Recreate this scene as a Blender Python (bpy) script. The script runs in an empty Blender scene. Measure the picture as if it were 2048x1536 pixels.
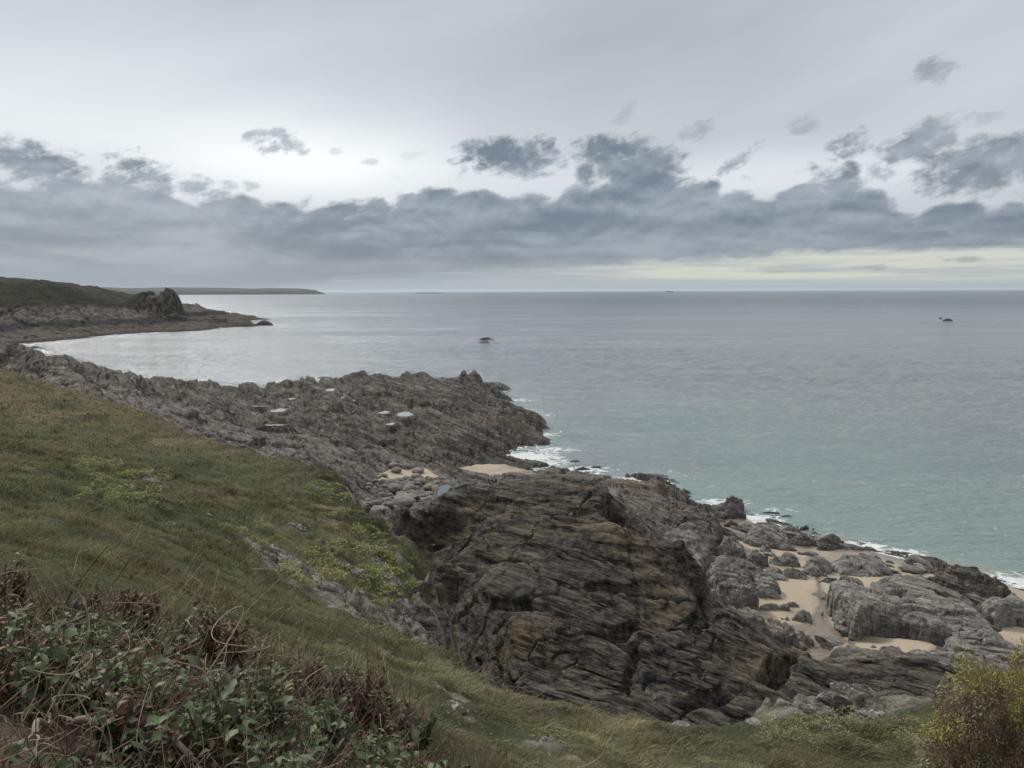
import bpy, math, random
import numpy as np
from mathutils import Matrix, Vector, Euler

# ------------------------------------------------------------------ camera, world, sun, exposure
scene = bpy.context.scene
COL = scene.collection
H = 26.0
F = 1450.0
PITCH = math.radians(7.3); ROLL = math.radians(-0.2)
cam_d = bpy.data.cameras.new("camera"); cam = bpy.data.objects.new("camera", cam_d); COL.objects.link(cam)
cam_d.sensor_width = 36.0; cam_d.lens = 36.0 * F / 2048.0
cam_d.clip_start = 0.1; cam_d.clip_end = 200000.0
CAMR = (Matrix.Rotation(math.radians(90) - PITCH, 3, 'X') @ Matrix.Rotation(ROLL, 3, 'Z'))
cam.rotation_euler = CAMR.to_euler(); cam.location = (0, 0, H)
scene.camera = cam
scene.view_settings.view_transform = 'Standard'; scene.view_settings.look = 'None'
scene.view_settings.gamma = 1.0; scene.view_settings.exposure = 0.98
scene.view_settings.use_curve_mapping = False
scene.cycles.max_bounces = 6; scene.cycles.diffuse_bounces = 3; scene.cycles.glossy_bounces = 3
scene.cycles.transparent_max_bounces = 8; scene.cycles.caustics_reflective = False
try:
    scene.cycles.use_denoising = True
except Exception:
    pass

_R = np.array(CAMR)
def ray(px, py):
    px = np.asarray(px, float); py = np.asarray(py, float)
    d = np.stack([(px - 1024) / F, -(py - 768) / F, -np.ones_like(px)], -1)
    return d @ _R.T
def atz(px, py, z):
    """the point of the scene seen at photo pixel px,py that lies at height z"""
    r = ray(px, py); k = (np.asarray(z, float) - H) / r[..., 2]
    return np.stack([r[..., 0] * k, r[..., 1] * k, H + r[..., 2] * k], -1)
def atd(px, py, dep):
    r = ray(px, py); k = np.asarray(dep, float) / r[..., 1]
    return np.stack([r[..., 0] * k, r[..., 1] * k, H + r[..., 2] * k], -1)
def azel(px, py):
    r = ray(px, py)
    return (math.degrees(math.atan2(r[0], r[1])), math.degrees(math.atan2(r[2], math.hypot(r[0], r[1]))))

# ---- node helpers
class NT:
    def __init__(s, nt): s.nt = nt; nt.nodes.clear()
    def n(s, t, **kw):
        n = s.nt.nodes.new(t)
        for k, v in kw.items():
            setattr(n, k, v)
        return n
    def link(s, a, b): s.nt.links.new(a, b)
    def put(s, sock, v):
        if isinstance(v, bpy.types.NodeSocket): s.link(v, sock)
        elif v is not None:
            if isinstance(v, (tuple, list)) and len(v) == 3 and getattr(sock, 'type', '') == 'RGBA': v = (*v, 1)
            sock.default_value = v
    def m(s, op, a, b=None, c=None, clamp=False):
        n = s.n('ShaderNodeMath', operation=op, use_clamp=clamp)
        s.put(n.inputs[0], a)
        if b is not None: s.put(n.inputs[1], b)
        if c is not None: s.put(n.inputs[2], c)
        return n.outputs[0]
    def mix(s, f, a, b, blend='MIX'):
        n = s.n('ShaderNodeMix', data_type='RGBA', blend_type=blend)
        s.put(n.inputs[0], f); s.put(n.inputs[6], a); s.put(n.inputs[7], b)
        return n.outputs[2]
    def mr(s, v, a, b, c=0.0, d=1.0, smooth=False):
        n = s.n('ShaderNodeMapRange', interpolation_type='SMOOTHSTEP' if smooth else 'LINEAR')
        s.put(n.inputs[0], v); s.put(n.inputs[1], a); s.put(n.inputs[2], b); s.put(n.inputs[3], c); s.put(n.inputs[4], d)
        return n.outputs[0]
    def noise(s, vec, scale, detail=4, rough=0.55, dist=0.0, col=False):
        n = s.n('ShaderNodeTexNoise'); s.put(n.inputs['Vector'], vec)
        n.inputs['Scale'].default_value = scale; n.inputs['Detail'].default_value = detail
        n.inputs['Roughness'].default_value = rough; n.inputs['Distortion'].default_value = dist
        return n.outputs['Color' if col else 'Fac']
    def mapping(s, vec, loc=(0, 0, 0), rot=(0, 0, 0), sc=(1, 1, 1)):
        n = s.n('ShaderNodeMapping'); s.put(n.inputs[0], vec)
        n.inputs[1].default_value = loc; n.inputs[2].default_value = rot; n.inputs[3].default_value = sc
        return n.outputs[0]
    def comb(s, x, y, z):
        n = s.n('ShaderNodeCombineXYZ'); s.put(n.inputs[0], x); s.put(n.inputs[1], y); s.put(n.inputs[2], z)
        return n.outputs[0]
    def curve(s, v, pts):
        n = s.n('ShaderNodeFloatCurve'); c = n.mapping.curves[0]
        while len(c.points) < len(pts): c.points.new(0.5, 0.5)
        for p, q in zip(c.points, pts): p.location = q
        n.mapping.update(); s.put(n.inputs['Value'], v); return n.outputs[0]

# ---- sky
SUN_EL = math.radians(42); SUN_AZ = math.radians(-36)      # azimuth measured from +Y towards +X
world = bpy.data.worlds.new("World"); scene.world = world; world.use_nodes = True
W = NT(world.node_tree)
tc = W.n('ShaderNodeTexCoord').outputs['Generated']
sep = W.n('ShaderNodeSeparateXYZ'); W.link(tc, sep.inputs[0]); X, Y, Z = sep.outputs
az = W.m('MULTIPLY', W.m('ARCTAN2', X, Y), 57.29578)
el = W.m('MULTIPLY', W.m('ARCSINE', Z), 57.29578)
nis = W.n('ShaderNodeTexSky', sky_type='NISHITA', sun_disc=False); nis.sun_elevation = SUN_EL; nis.sun_rotation = SUN_AZ
# coordinates of the cloud texture: squashed towards the horizon
elq = W.m('POWER', W.m('MAXIMUM', el, 0.0), 0.75)
P2 = W.comb(W.m('MULTIPLY', az, 0.135), W.m('MULTIPLY', elq, 0.40), 0.0)
skew = W.comb(W.m('MULTIPLY', W.m('SUBTRACT', az, W.m('MULTIPLY', el, 1.3)), 0.15), W.m('MULTIPLY', elq, 0.42), 3.0)
warp = W.noise(P2, 1.3, 3, 0.5, col=True)
wv = W.n('ShaderNodeVectorMath', operation='MULTIPLY_ADD'); W.link(warp, wv.inputs[0]); wv.inputs[1].default_value = (0.35, 0.35, 0); W.link(P2, wv.inputs[2])
nbig = W.noise(wv.outputs[0], 1.2, 2, 0.5)
nmid = W.noise(wv.outputs[0], 2.6, 9, 0.60)
nfine = W.noise(W.mapping(skew, sc=(1, 1.2, 1)), 5.0, 9, 0.68)
nshade = W.noise(W.mapping(P2, loc=(7, 3, 1), sc=(0.5, 1.9, 1)), 1.5, 8, 0.50, 0.3)
def hx(x): return (azel(x, 583)[0] + 40) / 80
azn = W.m('DIVIDE', W.m('ADD', az, 40.0), 80.0, clamp=True)
def curvepx(pts):   # pts: photo pixels of a cloud edge -> elevation in degrees by azimuth
    cv = [(hx(x), max(0.0, azel(x, y)[1]) / 30.0) for x, y in pts]
    return W.m('MULTIPLY', W.curve(azn, cv), 30.0)
top = curvepx([(0, 335), (90, 348), (200, 352), (260, 345), (330, 358), (420, 368), (500, 383), (620, 392), (760, 392), (850, 362), (940, 355), (1040, 378), (1110, 372), (1180, 325),
               (1260, 312), (1330, 335), (1400, 350), (1470, 368), (1560, 372), (1620, 336), (1700, 345), (1760, 385), (1900, 400), (2048, 390)])
bot = curvepx([(0, 700), (500, 585), (700, 560), (900, 545), (1200, 532), (1400, 520), (1600, 508), (1800, 505), (2048, 496)])
nn = W.m('SUBTRACT', W.m('ADD', W.m('MULTIPLY', nmid, 0.6), W.m('MULTIPLY', nfine, 0.4)), 0.5)
vor = W.n('ShaderNodeTexVoronoi', feature='SMOOTH_F1'); W.link(wv.outputs[0], vor.inputs['Vector']); vor.inputs['Scale'].default_value = 3.4; vor.inputs['Smoothness'].default_value = 0.4
puff = W.m('SUBTRACT', 0.42, vor.outputs['Distance'])
dt = W.m('ADD', W.m('ADD', W.m('SUBTRACT', top, el), W.m('MULTIPLY', nn, 4.6)), W.m('MULTIPLY', puff, 2.6))
Dtop = W.mr(dt, -0.20, 0.75, 0, 1, True)
db = W.m('ADD', W.m('SUBTRACT', el, bot), W.m('MULTIPLY', nn, 1.6))
Dbot = W.mr(db, -0.25, 0.45, 0, 1, True)
bank = W.m('MULTIPLY', Dtop, Dbot)
# separate clouds: (photo x, y, half width px, half height px, tilt, strength)
blobs = [(70, 325, 110, 34, 0.1, 1.0), (275, 340, 75, 32, 0.1, 0.95), (545, 282, 66, 26, 0.05, 0.75), (598, 292, 26, 15, 0.2, 0.6), (380, 368, 60, 22, 0, .8), (1025, 315, 105, 36, 0.12, 1.0), (950, 325, 50, 22, 0, 1.0), (1075, 300, 55, 28, 0, .95), (1230, 300, 95, 30, 0, 1.0), (1290, 330, 90, 40, 0, .9),
         (1700, 292, 56, 26, -0.3, 0.75), (1840, 285, 95, 34, -0.3, 0.85), (1960, 330, 150, 48, -0.1, 0.95), (2060, 310, 80, 50, 0, 0.9), (1868, 138, 52, 30, 0.1, 0.6),
         (1395, 262, 42, 20, -0.2, 0.5), (1605, 250, 34, 20, 0.1, 0.45), (1252, 228, 24, 22, -0.5, 0.35), (1480, 318, 50, 17, -0.6, 0.75), (1975, 238, 40, 13, -0.3, 0.4),
         (1770, 345, 40, 16, 0, 0.55), (1750, 535, 62, 7, 0, 0.5), (1925, 518, 60, 7, 0, 0.5), (1570, 538, 110, 8, 0, 0.3), (675, 303, 18, 8, 0, 0.35), (738, 324, 20, 8, 0, 0.35), (500, 372, 26, 10, 0, .5), (820, 312, 34, 14, -0.3, 0.2), (1620, 235, 16, 8, 0, .2)]
nnb = W.m('SUBTRACT', W.m('ADD', W.m('MULTIPLY', W.noise(W.mapping(wv.outputs[0], loc=(4, 2, 0)), 5.5, 8, 0.62), 0.55), W.m('MULTIPLY', nfine, 0.45)), 0.51)
acc = None
for (bx, by, rx, ry, tl, st) in blobs:
    a0, e0 = azel(bx, by); ra = azel(bx + rx, by)[0] - a0; re = ry / F * 57.3
    da = W.m('SUBTRACT', az, a0); de = W.m('ADD', W.m('SUBTRACT', el, e0), W.m('MULTIPLY', da, tl))
    q = W.m('ADD', W.m('POWER', W.m('ABSOLUTE', W.m('DIVIDE', da, ra)), 2.0), W.m('POWER', W.m('ABSOLUTE', W.m('DIVIDE', de, re)), 2.0))
    d = W.m('SUBTRACT', 1.0, q)
    d = W.m('ADD', W.m('ADD', W.m('MULTIPLY', d, 1.2), W.m('MULTIPLY', nnb, 8.0 if rx < 80 else 6.0)), 0.10 if rx < 80 else 0.45)
    d = W.m('MULTIPLY', W.mr(d, 0.0, 1.5, 0, 1, True), st)
    acc = d if acc is None else W.m('MAXIMUM', acc, d)
# high veil of cloud, brighter towards the hidden sun
def blobg(bx, by, rx, ry):
    a0, e0 = azel(bx, by); ra = rx / F * 57.3; re = ry / F * 57.3
    q = W.m('ADD', W.m('POWER', W.m('ABSOLUTE', W.m('DIVIDE', W.m('SUBTRACT', az, a0), ra)), 2.0), W.m('POWER', W.m('ABSOLUTE', W.m('DIVIDE', W.m('SUBTRACT', el, e0), re)), 2.0))
    return W.m('EXPONENT', W.m('MULTIPLY', q, -1.0))
veil_n = W.noise(W.mapping(W.comb(W.m('MULTIPLY', W.m('ADD', az, W.m('MULTIPLY', el, -1.8)), 0.03), W.m('MULTIPLY', el, 0.06), 5.0), loc=(0.3, 0.1, 0)), 1.6, 5, 0.5)
lum = W.m('ADD', 0.565, W.m('MULTIPLY', W.m('SUBTRACT', veil_n, 0.5), 0.30))
lum = W.m('ADD', lum, W.m('MULTIPLY', blobg(120, 230, 560, 150), 0.19))
lum = W.m('ADD', lum, W.m('MULTIPLY', blobg(650, 330, 330, 75), 0.30))
lum = W.m('ADD', lum, W.m('MULTIPLY', blobg(1560, 350, 420, 50), 0.20))
lum = W.m('ADD', lum, W.m('MULTIPLY', blobg(1150, 60, 500, 160), -0.08))
lum = W.m('MULTIPLY', lum, W.mr(el, 34, 65, 1.0, 2.0, True))
blue = W.m('DIVIDE', lum, 0.9, clamp=True)
veil = W.mix(blue, (0.86, 0.955, 1.13), (0.97, 1.0, 1.01))
vs = W.n('ShaderNodeVectorMath', operation='SCALE'); W.link(veil, vs.inputs[0]); W.link(lum, vs.inputs['Scale'])
# low gap of light by the horizon
warm = W.mr(az, -8, 14, 0, 1, True)
gapc = W.mix(warm, (0.36, 0.42, 0.47), (0.62, 0.63, 0.565))
gapn = W.noise(W.comb(W.m('MULTIPLY', az, 0.06), W.m('MULTIPLY', el, 1.3), 9.0), 1.6, 6, 0.6)
gapc = W.mix(W.mr(gapn, 0.38, 0.62, 0, 0.75, True), gapc, W.mix(warm, (0.29, 0.34, 0.40), (0.40, 0.44, 0.47)))
gapc = W.mix(W.mr(el, 0.1, 1.1, 1.0, 0.0, True), gapc, (0.36, 0.42, 0.46))
base = W.mix(W.mr(el, 2.8, 5.5, 0, 1, True), gapc, vs.outputs[0])
# bank colour
left = W.mr(az, -34, -5, 0, 1, True)
dark = W.mix(left, (0.22, 0.262, 0.312), (0.155, 0.192, 0.245))
lite = W.mix(left, (0.40, 0.445, 0.49), (0.34, 0.385, 0.44))
def dens(v): return W.m('ADD', W.m('MULTIPLY', W.noise(v, 1.9, 6, 0.52), 0.7), W.m('MULTIPLY', W.noise(v, 5.5, 6, 0.6), 0.3))
pv = W.mapping(wv.outputs[0], loc=(2, 1, 0))
relief = W.m('SUBTRACT', dens(pv), dens(W.mapping(pv, loc=(-0.02, 0.13, 0))))
sh = W.mr(W.m('ADD', W.m('MULTIPLY', relief, W.mr(el, 3.0, 8.5, 0.45, 1.5)), W.m('MULTIPLY', W.m('SUBTRACT', nshade, 0.5), 1.0)), -0.24, 0.30, 0, 1, True)
bcol = W.mix(sh, dark, lite)
edge = W.m('MULTIPLY', W.mr(dt, 0.0, 1.3, 1.0, 0.0, True), 0.35)
bcol = W.mix(edge, bcol, (0.42, 0.45, 0.51))
lowb = W.mr(el, 0.5, 3.2, 0.75, 0.0, True)
bcol = W.mix(lowb, bcol, W.mix(left, (0.27, 0.33, 0.395), (0.30, 0.35, 0.40)))
sky = W.mix(bank, base, bcol)
ccol = W.mix(sh, (0.16, 0.195, 0.24), (0.33, 0.375, 0.43))
sky = W.mix(acc, sky, ccol)
sky = W.mix(W.mr(el, -3, -0.4, 1, 0), sky, (0.10, 0.12, 0.13))
bg1 = W.n('ShaderNodeBackground'); W.link(sky, bg1.inputs[0]); bg1.inputs[1].default_value = 0.545
bg2 = W.n('ShaderNodeBackground'); W.link(nis.outputs[0], bg2.inputs[0]); bg2.inputs[1].default_value = 0.05
mxs = W.n('ShaderNodeMixShader'); mxs.inputs[0].default_value = 0.06
W.link(bg1.outputs[0], mxs.inputs[1]); W.link(bg2.outputs[0], mxs.inputs[2])
wo = W.n('ShaderNodeOutputWorld'); W.link(mxs.outputs[0], wo.inputs[0])
world.cycles.sampling_method = 'MANUAL'; world.cycles.sample_map_resolution = 1024

sd = bpy.data.lights.new("sun", 'SUN'); sd.energy = 1.5; sd.angle = math.radians(11); sd.color = (1.0, 0.965, 0.91)
sun = bpy.data.objects.new("sun", sd); COL.objects.link(sun)
_sv = Vector((math.sin(SUN_AZ) * math.cos(SUN_EL), math.cos(SUN_AZ) * math.cos(SUN_EL), math.sin(SUN_EL)))
sun.rotation_euler = _sv.to_track_quat('Z', 'Y').to_euler(); sun.location = (-20, 10, 80)

# ------------------------------------------------------------------ numeric helpers
rng = np.random.default_rng(11); random.seed(5)
def _h(ix, iy, s):
    h = (ix.astype(np.int64) * 374761393 + iy.astype(np.int64) * 668265263 + int(s) * 974634777) & 0xFFFFFFFF
    h = ((h ^ (h >> 13)) * 1274126177) & 0xFFFFFFFF
    h = ((h ^ (h >> 16)) * 2246822519) & 0xFFFFFFFF
    return ((h ^ (h >> 15)) & 0xFFFFFF) / float(0x1000000)
def perlin(x, y, s=0):
    ix = np.floor(x); iy = np.floor(y); fx = x - ix; fy = y - iy
    u = fx * fx * fx * (fx * (fx * 6 - 15) + 10); v = fy * fy * fy * (fy * (fy * 6 - 15) + 10)
    def g(jx, jy):
        a = _h(ix + jx, iy + jy, s) * 6.2831853
        return np.cos(a) * (fx - jx) + np.sin(a) * (fy - jy)
    a = g(0, 0); b = g(1, 0); c = g(0, 1); d = g(1, 1)
    return ((a + (b - a) * u) * (1 - v) + (c + (d - c) * u) * v) * 1.5
def fbm(x, y, o=4, s=0, r=0.5):
    t = 0; a = 1.0; n = 0
    for i in range(o):
        t = t + a * perlin(x * 2.03 ** i + 13.7 * i, y * 2.03 ** i - 7.1 * i, s + i); n += a; a *= r
    return t / n
def ridged(x, y, o=4, s=0, r=0.55):
    t = 0; a = 1.0; n = 0
    for i in range(o):
        t = t + a * (1 - 2 * np.abs(perlin(x * 2.03 ** i + 3.7 * i, y * 2.03 ** i - 7.1 * i, s + i))); n += a; a *= r
    return t / n
def worley(x, y, s=0):
    ix = np.floor(x); iy = np.floor(y)
    f1 = np.full(x.shape, 9.0); f2 = np.full(x.shape, 9.0); cid = np.zeros(x.shape); gx = np.zeros(x.shape); gy = np.zeros(x.shape)
    for jx in (-1, 0, 1):
        for jy in (-1, 0, 1):
            cx = ix + jx; cy = iy + jy
            r1 = _h(cx, cy, s); r2 = _h(cx, cy, s + 77)
            dx = cx + r1 - x; dy = cy + r2 - y; d = np.sqrt(dx * dx + dy * dy)
            nw = d < f1
            f2 = np.where(nw, f1, np.minimum(f2, d)); cid = np.where(nw, _h(cx, cy, s + 191), cid)
            gx = np.where(nw, dx, gx); gy = np.where(nw, dy, gy)
            f1 = np.where(nw, d, f1)
    return f1, f2, cid, gx, gy
def sst(x, a, b):
    t = np.clip((x - a) / (b - a), 0, 1); return t * t * (3 - 2 * t)
class TPS:
    """smooth surface through scattered control points"""
    def __init__(s, P, c=1.0, lam=0.0):
        P = np.asarray(P, float); s.p = P[:, :2]; s.c = c; n = len(P)
        d = np.sqrt(((s.p[:, None] - s.p[None]) ** 2).sum(-1) + c * c)
        A = np.zeros((n + 3, n + 3)); A[:n, :n] = d + lam * np.eye(n); A[:n, n] = 1; A[:n, n + 1:] = s.p; A[n, :n] = 1; A[n + 1:, :n] = s.p.T
        b = np.zeros(n + 3); b[:n] = P[:, 2]
        s.w = np.linalg.lstsq(A, b, rcond=None)[0]
    def __call__(s, x, y):
        sh = np.shape(x); x = np.ravel(x).astype(float); y = np.ravel(y).astype(float); out = np.empty(len(x))
        for i in range(0, len(x), 100000):
            a = x[i:i + 100000, None]; b = y[i:i + 100000, None]
            d = np.sqrt((a - s.p[:, 0]) ** 2 + (b - s.p[:, 1]) ** 2 + s.c ** 2)
            out[i:i + 100000] = d @ s.w[:-3] + s.w[-3] + a[:, 0] * s.w[-2] + b[:, 0] * s.w[-1]
        return out.reshape(sh)
def polydist(x, y, poly):
    """signed distance to a plan polygon, positive inside"""
    sh = np.shape(x); x = np.ravel(x); y = np.ravel(y); poly = np.asarray(poly)[:, :2]
    d2 = np.full(len(x), 1e18); ins = np.zeros(len(x), bool); n = len(poly)
    for i in range(n):
        ax, ay = poly[i]; bx, by = poly[(i + 1) % n]
        ex, ey = bx - ax, by - ay; L = ex * ex + ey * ey + 1e-12
        t = np.clip(((x - ax) * ex + (y - ay) * ey) / L, 0, 1)
        d2 = np.minimum(d2, (x - ax - t * ex) ** 2 + (y - ay - t * ey) ** 2)
        c = ((ay > y) != (by > y))
        with np.errstate(divide='ignore', invalid='ignore'):
            c &= x < (bx - ax) * (y - ay) / (by - ay if by != ay else 1e-12) + ax
        ins ^= c
    d = np.sqrt(d2); return np.where(ins, d, -d).reshape(sh)
def linedist(x, y, line):
    d2 = np.full(np.shape(x), 1e18); side = np.zeros(np.shape(x))
    for (ax, ay), (bx, by) in zip(line[:-1], line[1:]):
        ex, ey = bx - ax, by - ay; L = ex * ex + ey * ey + 1e-12
        t = np.clip(((x - ax) * ex + (y - ay) * ey) / L, 0, 1)
        q = (x - ax - t * ex) ** 2 + (y - ay - t * ey) ** 2
        nw = q < d2; side = np.where(nw, np.sign(ex * (y - ay) - ey * (x - ax)), side); d2 = np.minimum(d2, q)
    return np.sqrt(d2), side

def link(name, me, mat=None, parent=None):
    o = bpy.data.objects.new(name, me); COL.objects.link(o)
    if mat is not None and not me.materials: me.materials.append(mat)
    if parent is not None: o.parent = parent
    return o
def mesh_np(name, V, Fc, smooth=True, attrs=None, cols=None):
    me = bpy.data.meshes.new(name); V = np.asarray(V, np.float32); Fc = np.asarray(Fc, np.int32)
    k = Fc.shape[1]; n = len(Fc)
    me.vertices.add(len(V)); me.vertices.foreach_set('co', V.ravel())
    me.loops.add(n * k); me.loops.foreach_set('vertex_index', Fc.ravel())
    me.polygons.add(n); me.polygons.foreach_set('loop_start', np.arange(0, n * k, k, dtype=np.int32))
    me.polygons.foreach_set('loop_total', np.full(n, k, np.int32))
    me.update(calc_edges=True)
    if smooth: me.polygons.foreach_set('use_smooth', np.ones(n, bool))
    for nm, a in (attrs or {}).items():
        t = me.attributes.new(nm, 'FLOAT', 'POINT'); t.data.foreach_set('value', np.asarray(a, np.float32).ravel())
    for nm, a in (cols or {}).items():
        a = np.asarray(a, np.float32)
        if a.shape[1] == 3: a = np.concatenate([a, np.ones((len(a), 1), np.float32)], 1)
        t = me.attributes.new(nm, 'FLOAT_COLOR', 'POINT'); t.data.foreach_set('color', a.ravel())
    return me
def gridfaces(ny, nx):
    i = np.arange(ny * nx).reshape(ny, nx)
    return np.stack([i[:-1, :-1], i[:-1, 1:], i[1:, 1:], i[1:, :-1]], -1).reshape(-1, 4)
def compact(V, Fc, attrs):
    used = np.zeros(len(V), bool); used[Fc.ravel()] = True
    idx = np.cumsum(used) - 1
    return V[used], idx[Fc], {k: a[used] for k, a in attrs.items()}
def tag(o, label=None, cat=None, group=None, kind=None):
    if label: o['label'] = label
    if cat: o['category'] = cat
    if group: o['group'] = group
    if kind: o['kind'] = kind
    return o
def thing(name, loc, label, cat, group=None, rz=0):
    o = bpy.data.objects.new(name, None); COL.objects.link(o); o.location = loc; o.rotation_euler = (0, 0, rz); o.empty_display_size = 0.1
    return tag(o, label, cat, group)
def copy_tree(o, parent=None):
    c = o.copy(); COL.objects.link(c); c.parent = parent
    for ch in [q for q in list(bpy.data.objects) if q.parent == o] if parent is None else list(o.children): copy_tree(ch, c)
    return c
# ------------------------------------------------------------------ materials
def newmat(name):
    m = bpy.data.materials.new(name); m.use_nodes = True; return m, NT(m.node_tree)
def finish(T, col, rough=0.85, normal=None, spec=0.3, **kw):
    p = T.n('ShaderNodeBsdfPrincipled'); T.put(p.inputs['Base Color'], col); T.put(p.inputs['Roughness'], rough)
    T.put(p.inputs['Specular IOR Level'], spec)
    if normal is not None: T.put(p.inputs['Normal'], normal)
    for k, v in kw.items(): T.put(p.inputs[k.replace('_', ' ')], v)
    o = T.n('ShaderNodeOutputMaterial'); T.link(p.outputs[0], o.inputs[0]); return p
def bump(T, h, strength=0.5, dist=0.05, normal=None):
    b = T.n('ShaderNodeBump'); b.inputs['Strength'].default_value = strength; b.inputs['Distance'].default_value = dist
    T.put(b.inputs['Height'], h)
    if normal is not None: T.put(b.inputs['Normal'], normal)
    return b.outputs[0]
def rock_mat(name, base=(0.135, 0.122, 0.108), dark=(0.035, 0.034, 0.034), ochre=(0.19, 0.135, 0.08), pale=(0.30, 0.29, 0.27),
             strike=-50, k_dark=0.5, k_ochre=0.4, k_pale=0.25, scale=1.0, wet=True, lich=0.0, lichc=(0.33, 0.325, 0.30), bs=0.8, yel=0.0, olive=0.0, elong=0.22, wrp=0.6, k0=0.34, k1=1.55):
    m, T = newmat(name)
    pos = T.n('ShaderNodeNewGeometry').outputs['Position']
    sp = T.n('ShaderNodeSeparateXYZ'); T.link(pos, sp.inputs[0])
    a = math.radians(strike)
    st = T.mapping(pos, rot=(0, 0, -a))                      # x along the beds
    st2 = T.mapping(st, rot=(math.radians(24), 0, 0), sc=(elong * scale, 1.0 * scale, 1.6 * scale))
    wn = T.n('ShaderNodeVectorMath', operation='MULTIPLY_ADD')
    T.link(T.noise(pos, 0.5 * scale, 3, col=True), wn.inputs[0]); wn.inputs[1].default_value = (wrp, wrp, wrp); T.link(st2, wn.inputs[2])
    sv = wn.outputs[0]
    n1 = T.noise(sv, 1.1, 8, 0.62)
    n2 = T.noise(sv, 4.5, 6, 0.65)
    n3 = T.noise(pos, 0.16 * scale, 5, 0.6)
    n4 = T.noise(pos, 1.3 * scale, 7, 0.68)
    n5 = T.noise(pos, 7.0 * scale, 4, 0.6)
    stk = T.noise(T.mapping(sv, sc=(0.4, 1.5, 1.5)), 3.2, 10, 0.76)
    c = T.mix(T.mr(stk, 0.40, 0.62), tuple(v * k0 for v in base), tuple(min(1, v * k1) for v in base))
    c = T.mix(T.m('MULTIPLY', T.mr(n3, 0.48, 0.66, 0, 1, True), k_ochre), c, ochre)
    c = T.mix(T.m('MULTIPLY', T.mr(n1, 0.52, 0.70, 0, 1, True), k_pale), c, pale)
    c = T.mix(T.m('MULTIPLY', T.mr(T.m('ADD', T.m('MULTIPLY', n4, 0.6), T.m('MULTIPLY', n1, 0.4)), 0.53, 0.40, 0, 1, True), k_dark), c, dark)
    if lich > 0:
        nz = T.n('ShaderNodeSeparateXYZ'); T.link(T.n('ShaderNodeNewGeometry').outputs['Normal'], nz.inputs[0])
        up = T.mr(nz.outputs[2], 0.3, 0.8)
        l = T.mr(T.m('ADD', T.m('MULTIPLY', n5, 0.45), T.m('MULTIPLY', n4, 0.55)), 0.60 - 0.12 * lich, 0.63 - 0.12 * lich, 0, 1, True)
        c = T.mix(T.m('MULTIPLY', l, up), c, lichc)
    if yel > 0:
        c = T.mix(T.mr(T.noise(pos, 0.55, 6, 0.7), 0.64 - 0.1 * yel, 0.70 - 0.1 * yel, 0, 0.9, True), c, (0.20, 0.155, 0.045))
    if olive > 0:
        c = T.mix(T.mr(T.noise(pos, 0.8, 6, 0.7), 0.60 - 0.15 * olive, 0.70 - 0.1 * olive, 0, 0.8, True), c, (0.075, 0.085, 0.03))
    if wet:
        wl = T.mr(T.m('ADD', sp.outputs[2], T.m('MULTIPLY', n4, 2.0)), 1.0, 2.2, 1.0, 0.0, True)
        c = T.mix(T.m('MULTIPLY', wl, 0.75), c, (0.034, 0.031, 0.027))
        rough = T.mr(wl, 0, 1, 0.9, 0.5)
    else:
        rough = 0.9
    cr = T.n('ShaderNodeTexVoronoi', feature='DISTANCE_TO_EDGE'); T.link(sv, cr.inputs['Vector']); cr.inputs['Scale'].default_value = 1.4
    crk = T.mr(cr.outputs[0], 0.0, 0.035, 0, 1, True)
    fis = T.noise(T.mapping(sv, sc=(0.45, 1, 1)), 1.7, 5, 0.55)
    fl = T.m('MULTIPLY', T.mr(T.m('ABSOLUTE', T.m('SUBTRACT', fis, 0.5)), 0.0, 0.03, 0, 1, True), 0.55)
    hgt = T.m('ADD', T.m('ADD', T.m('MULTIPLY', T.m('ADD', n1, fl), 0.9), T.m('ADD', T.m('MULTIPLY', n2, 0.35), T.m('MULTIPLY', stk, 0.8))), T.m('ADD', T.m('MULTIPLY', crk, 0.10), T.m('MULTIPLY', n5, 0.10)))
    finish(T, c, rough, bump(T, hgt, bs, 0.20 / scale), 0.2)
    return m
M_shore = rock_mat('rock_shore', k_pale=0.35, k_dark=0.65)
M_far = rock_mat('rock_far', base=(0.100, 0.090, 0.075), k_dark=0.9, k_ochre=0.25, k_pale=0.35, scale=0.6, strike=-60, lich=0.0, bs=1.0, elong=0.10, wrp=0.5)
M_central = rock_mat('rock_central', base=(0.088, 0.079, 0.064), dark=(0.016, 0.016, 0.018), k_dark=0.95, k_ochre=0.7, k_pale=0.35, pale=(0.23, 0.215, 0.18), strike=-36, lich=0.0, elong=0.14, wrp=0.45, ochre=(0.155, 0.118, 0.072), bs=1.0)
M_beachrock = rock_mat('rock_beach', base=(0.235, 0.22, 0.20), k_dark=0.45, k_ochre=0.2, k_pale=0.35, pale=(0.38, 0.36, 0.33), strike=-40, scale=0.9, bs=0.75, k0=0.5, k1=1.3)
M_smooth = rock_mat('rock_smooth', base=(0.27, 0.25, 0.225), dark=(0.1, 0.09, 0.085), k_dark=0.3, k_ochre=0.1, k_pale=0.3, strike=-40, scale=0.7, bs=0.30, wet=False, k0=0.75, k1=1.15)
M_boulder = rock_mat('rock_boulder', base=(0.20, 0.19, 0.172), k_dark=0.35, k_ochre=0.2, k_pale=0.3, strike=20, scale=1.3, bs=0.5, wet=False, k0=0.65, k1=1.25)
M_lichen = rock_mat('rock_lichen', base=(0.13, 0.12, 0.105), k_dark=0.5, k_ochre=0.25, k_pale=0.3, strike=-40, scale=2.0, lich=0.45, wet=False)
M_searock = rock_mat('rock_sea', base=(0.05, 0.045, 0.038), k_dark=0.6, k_ochre=0.1, k_pale=0.15, strike=-50)

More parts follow.
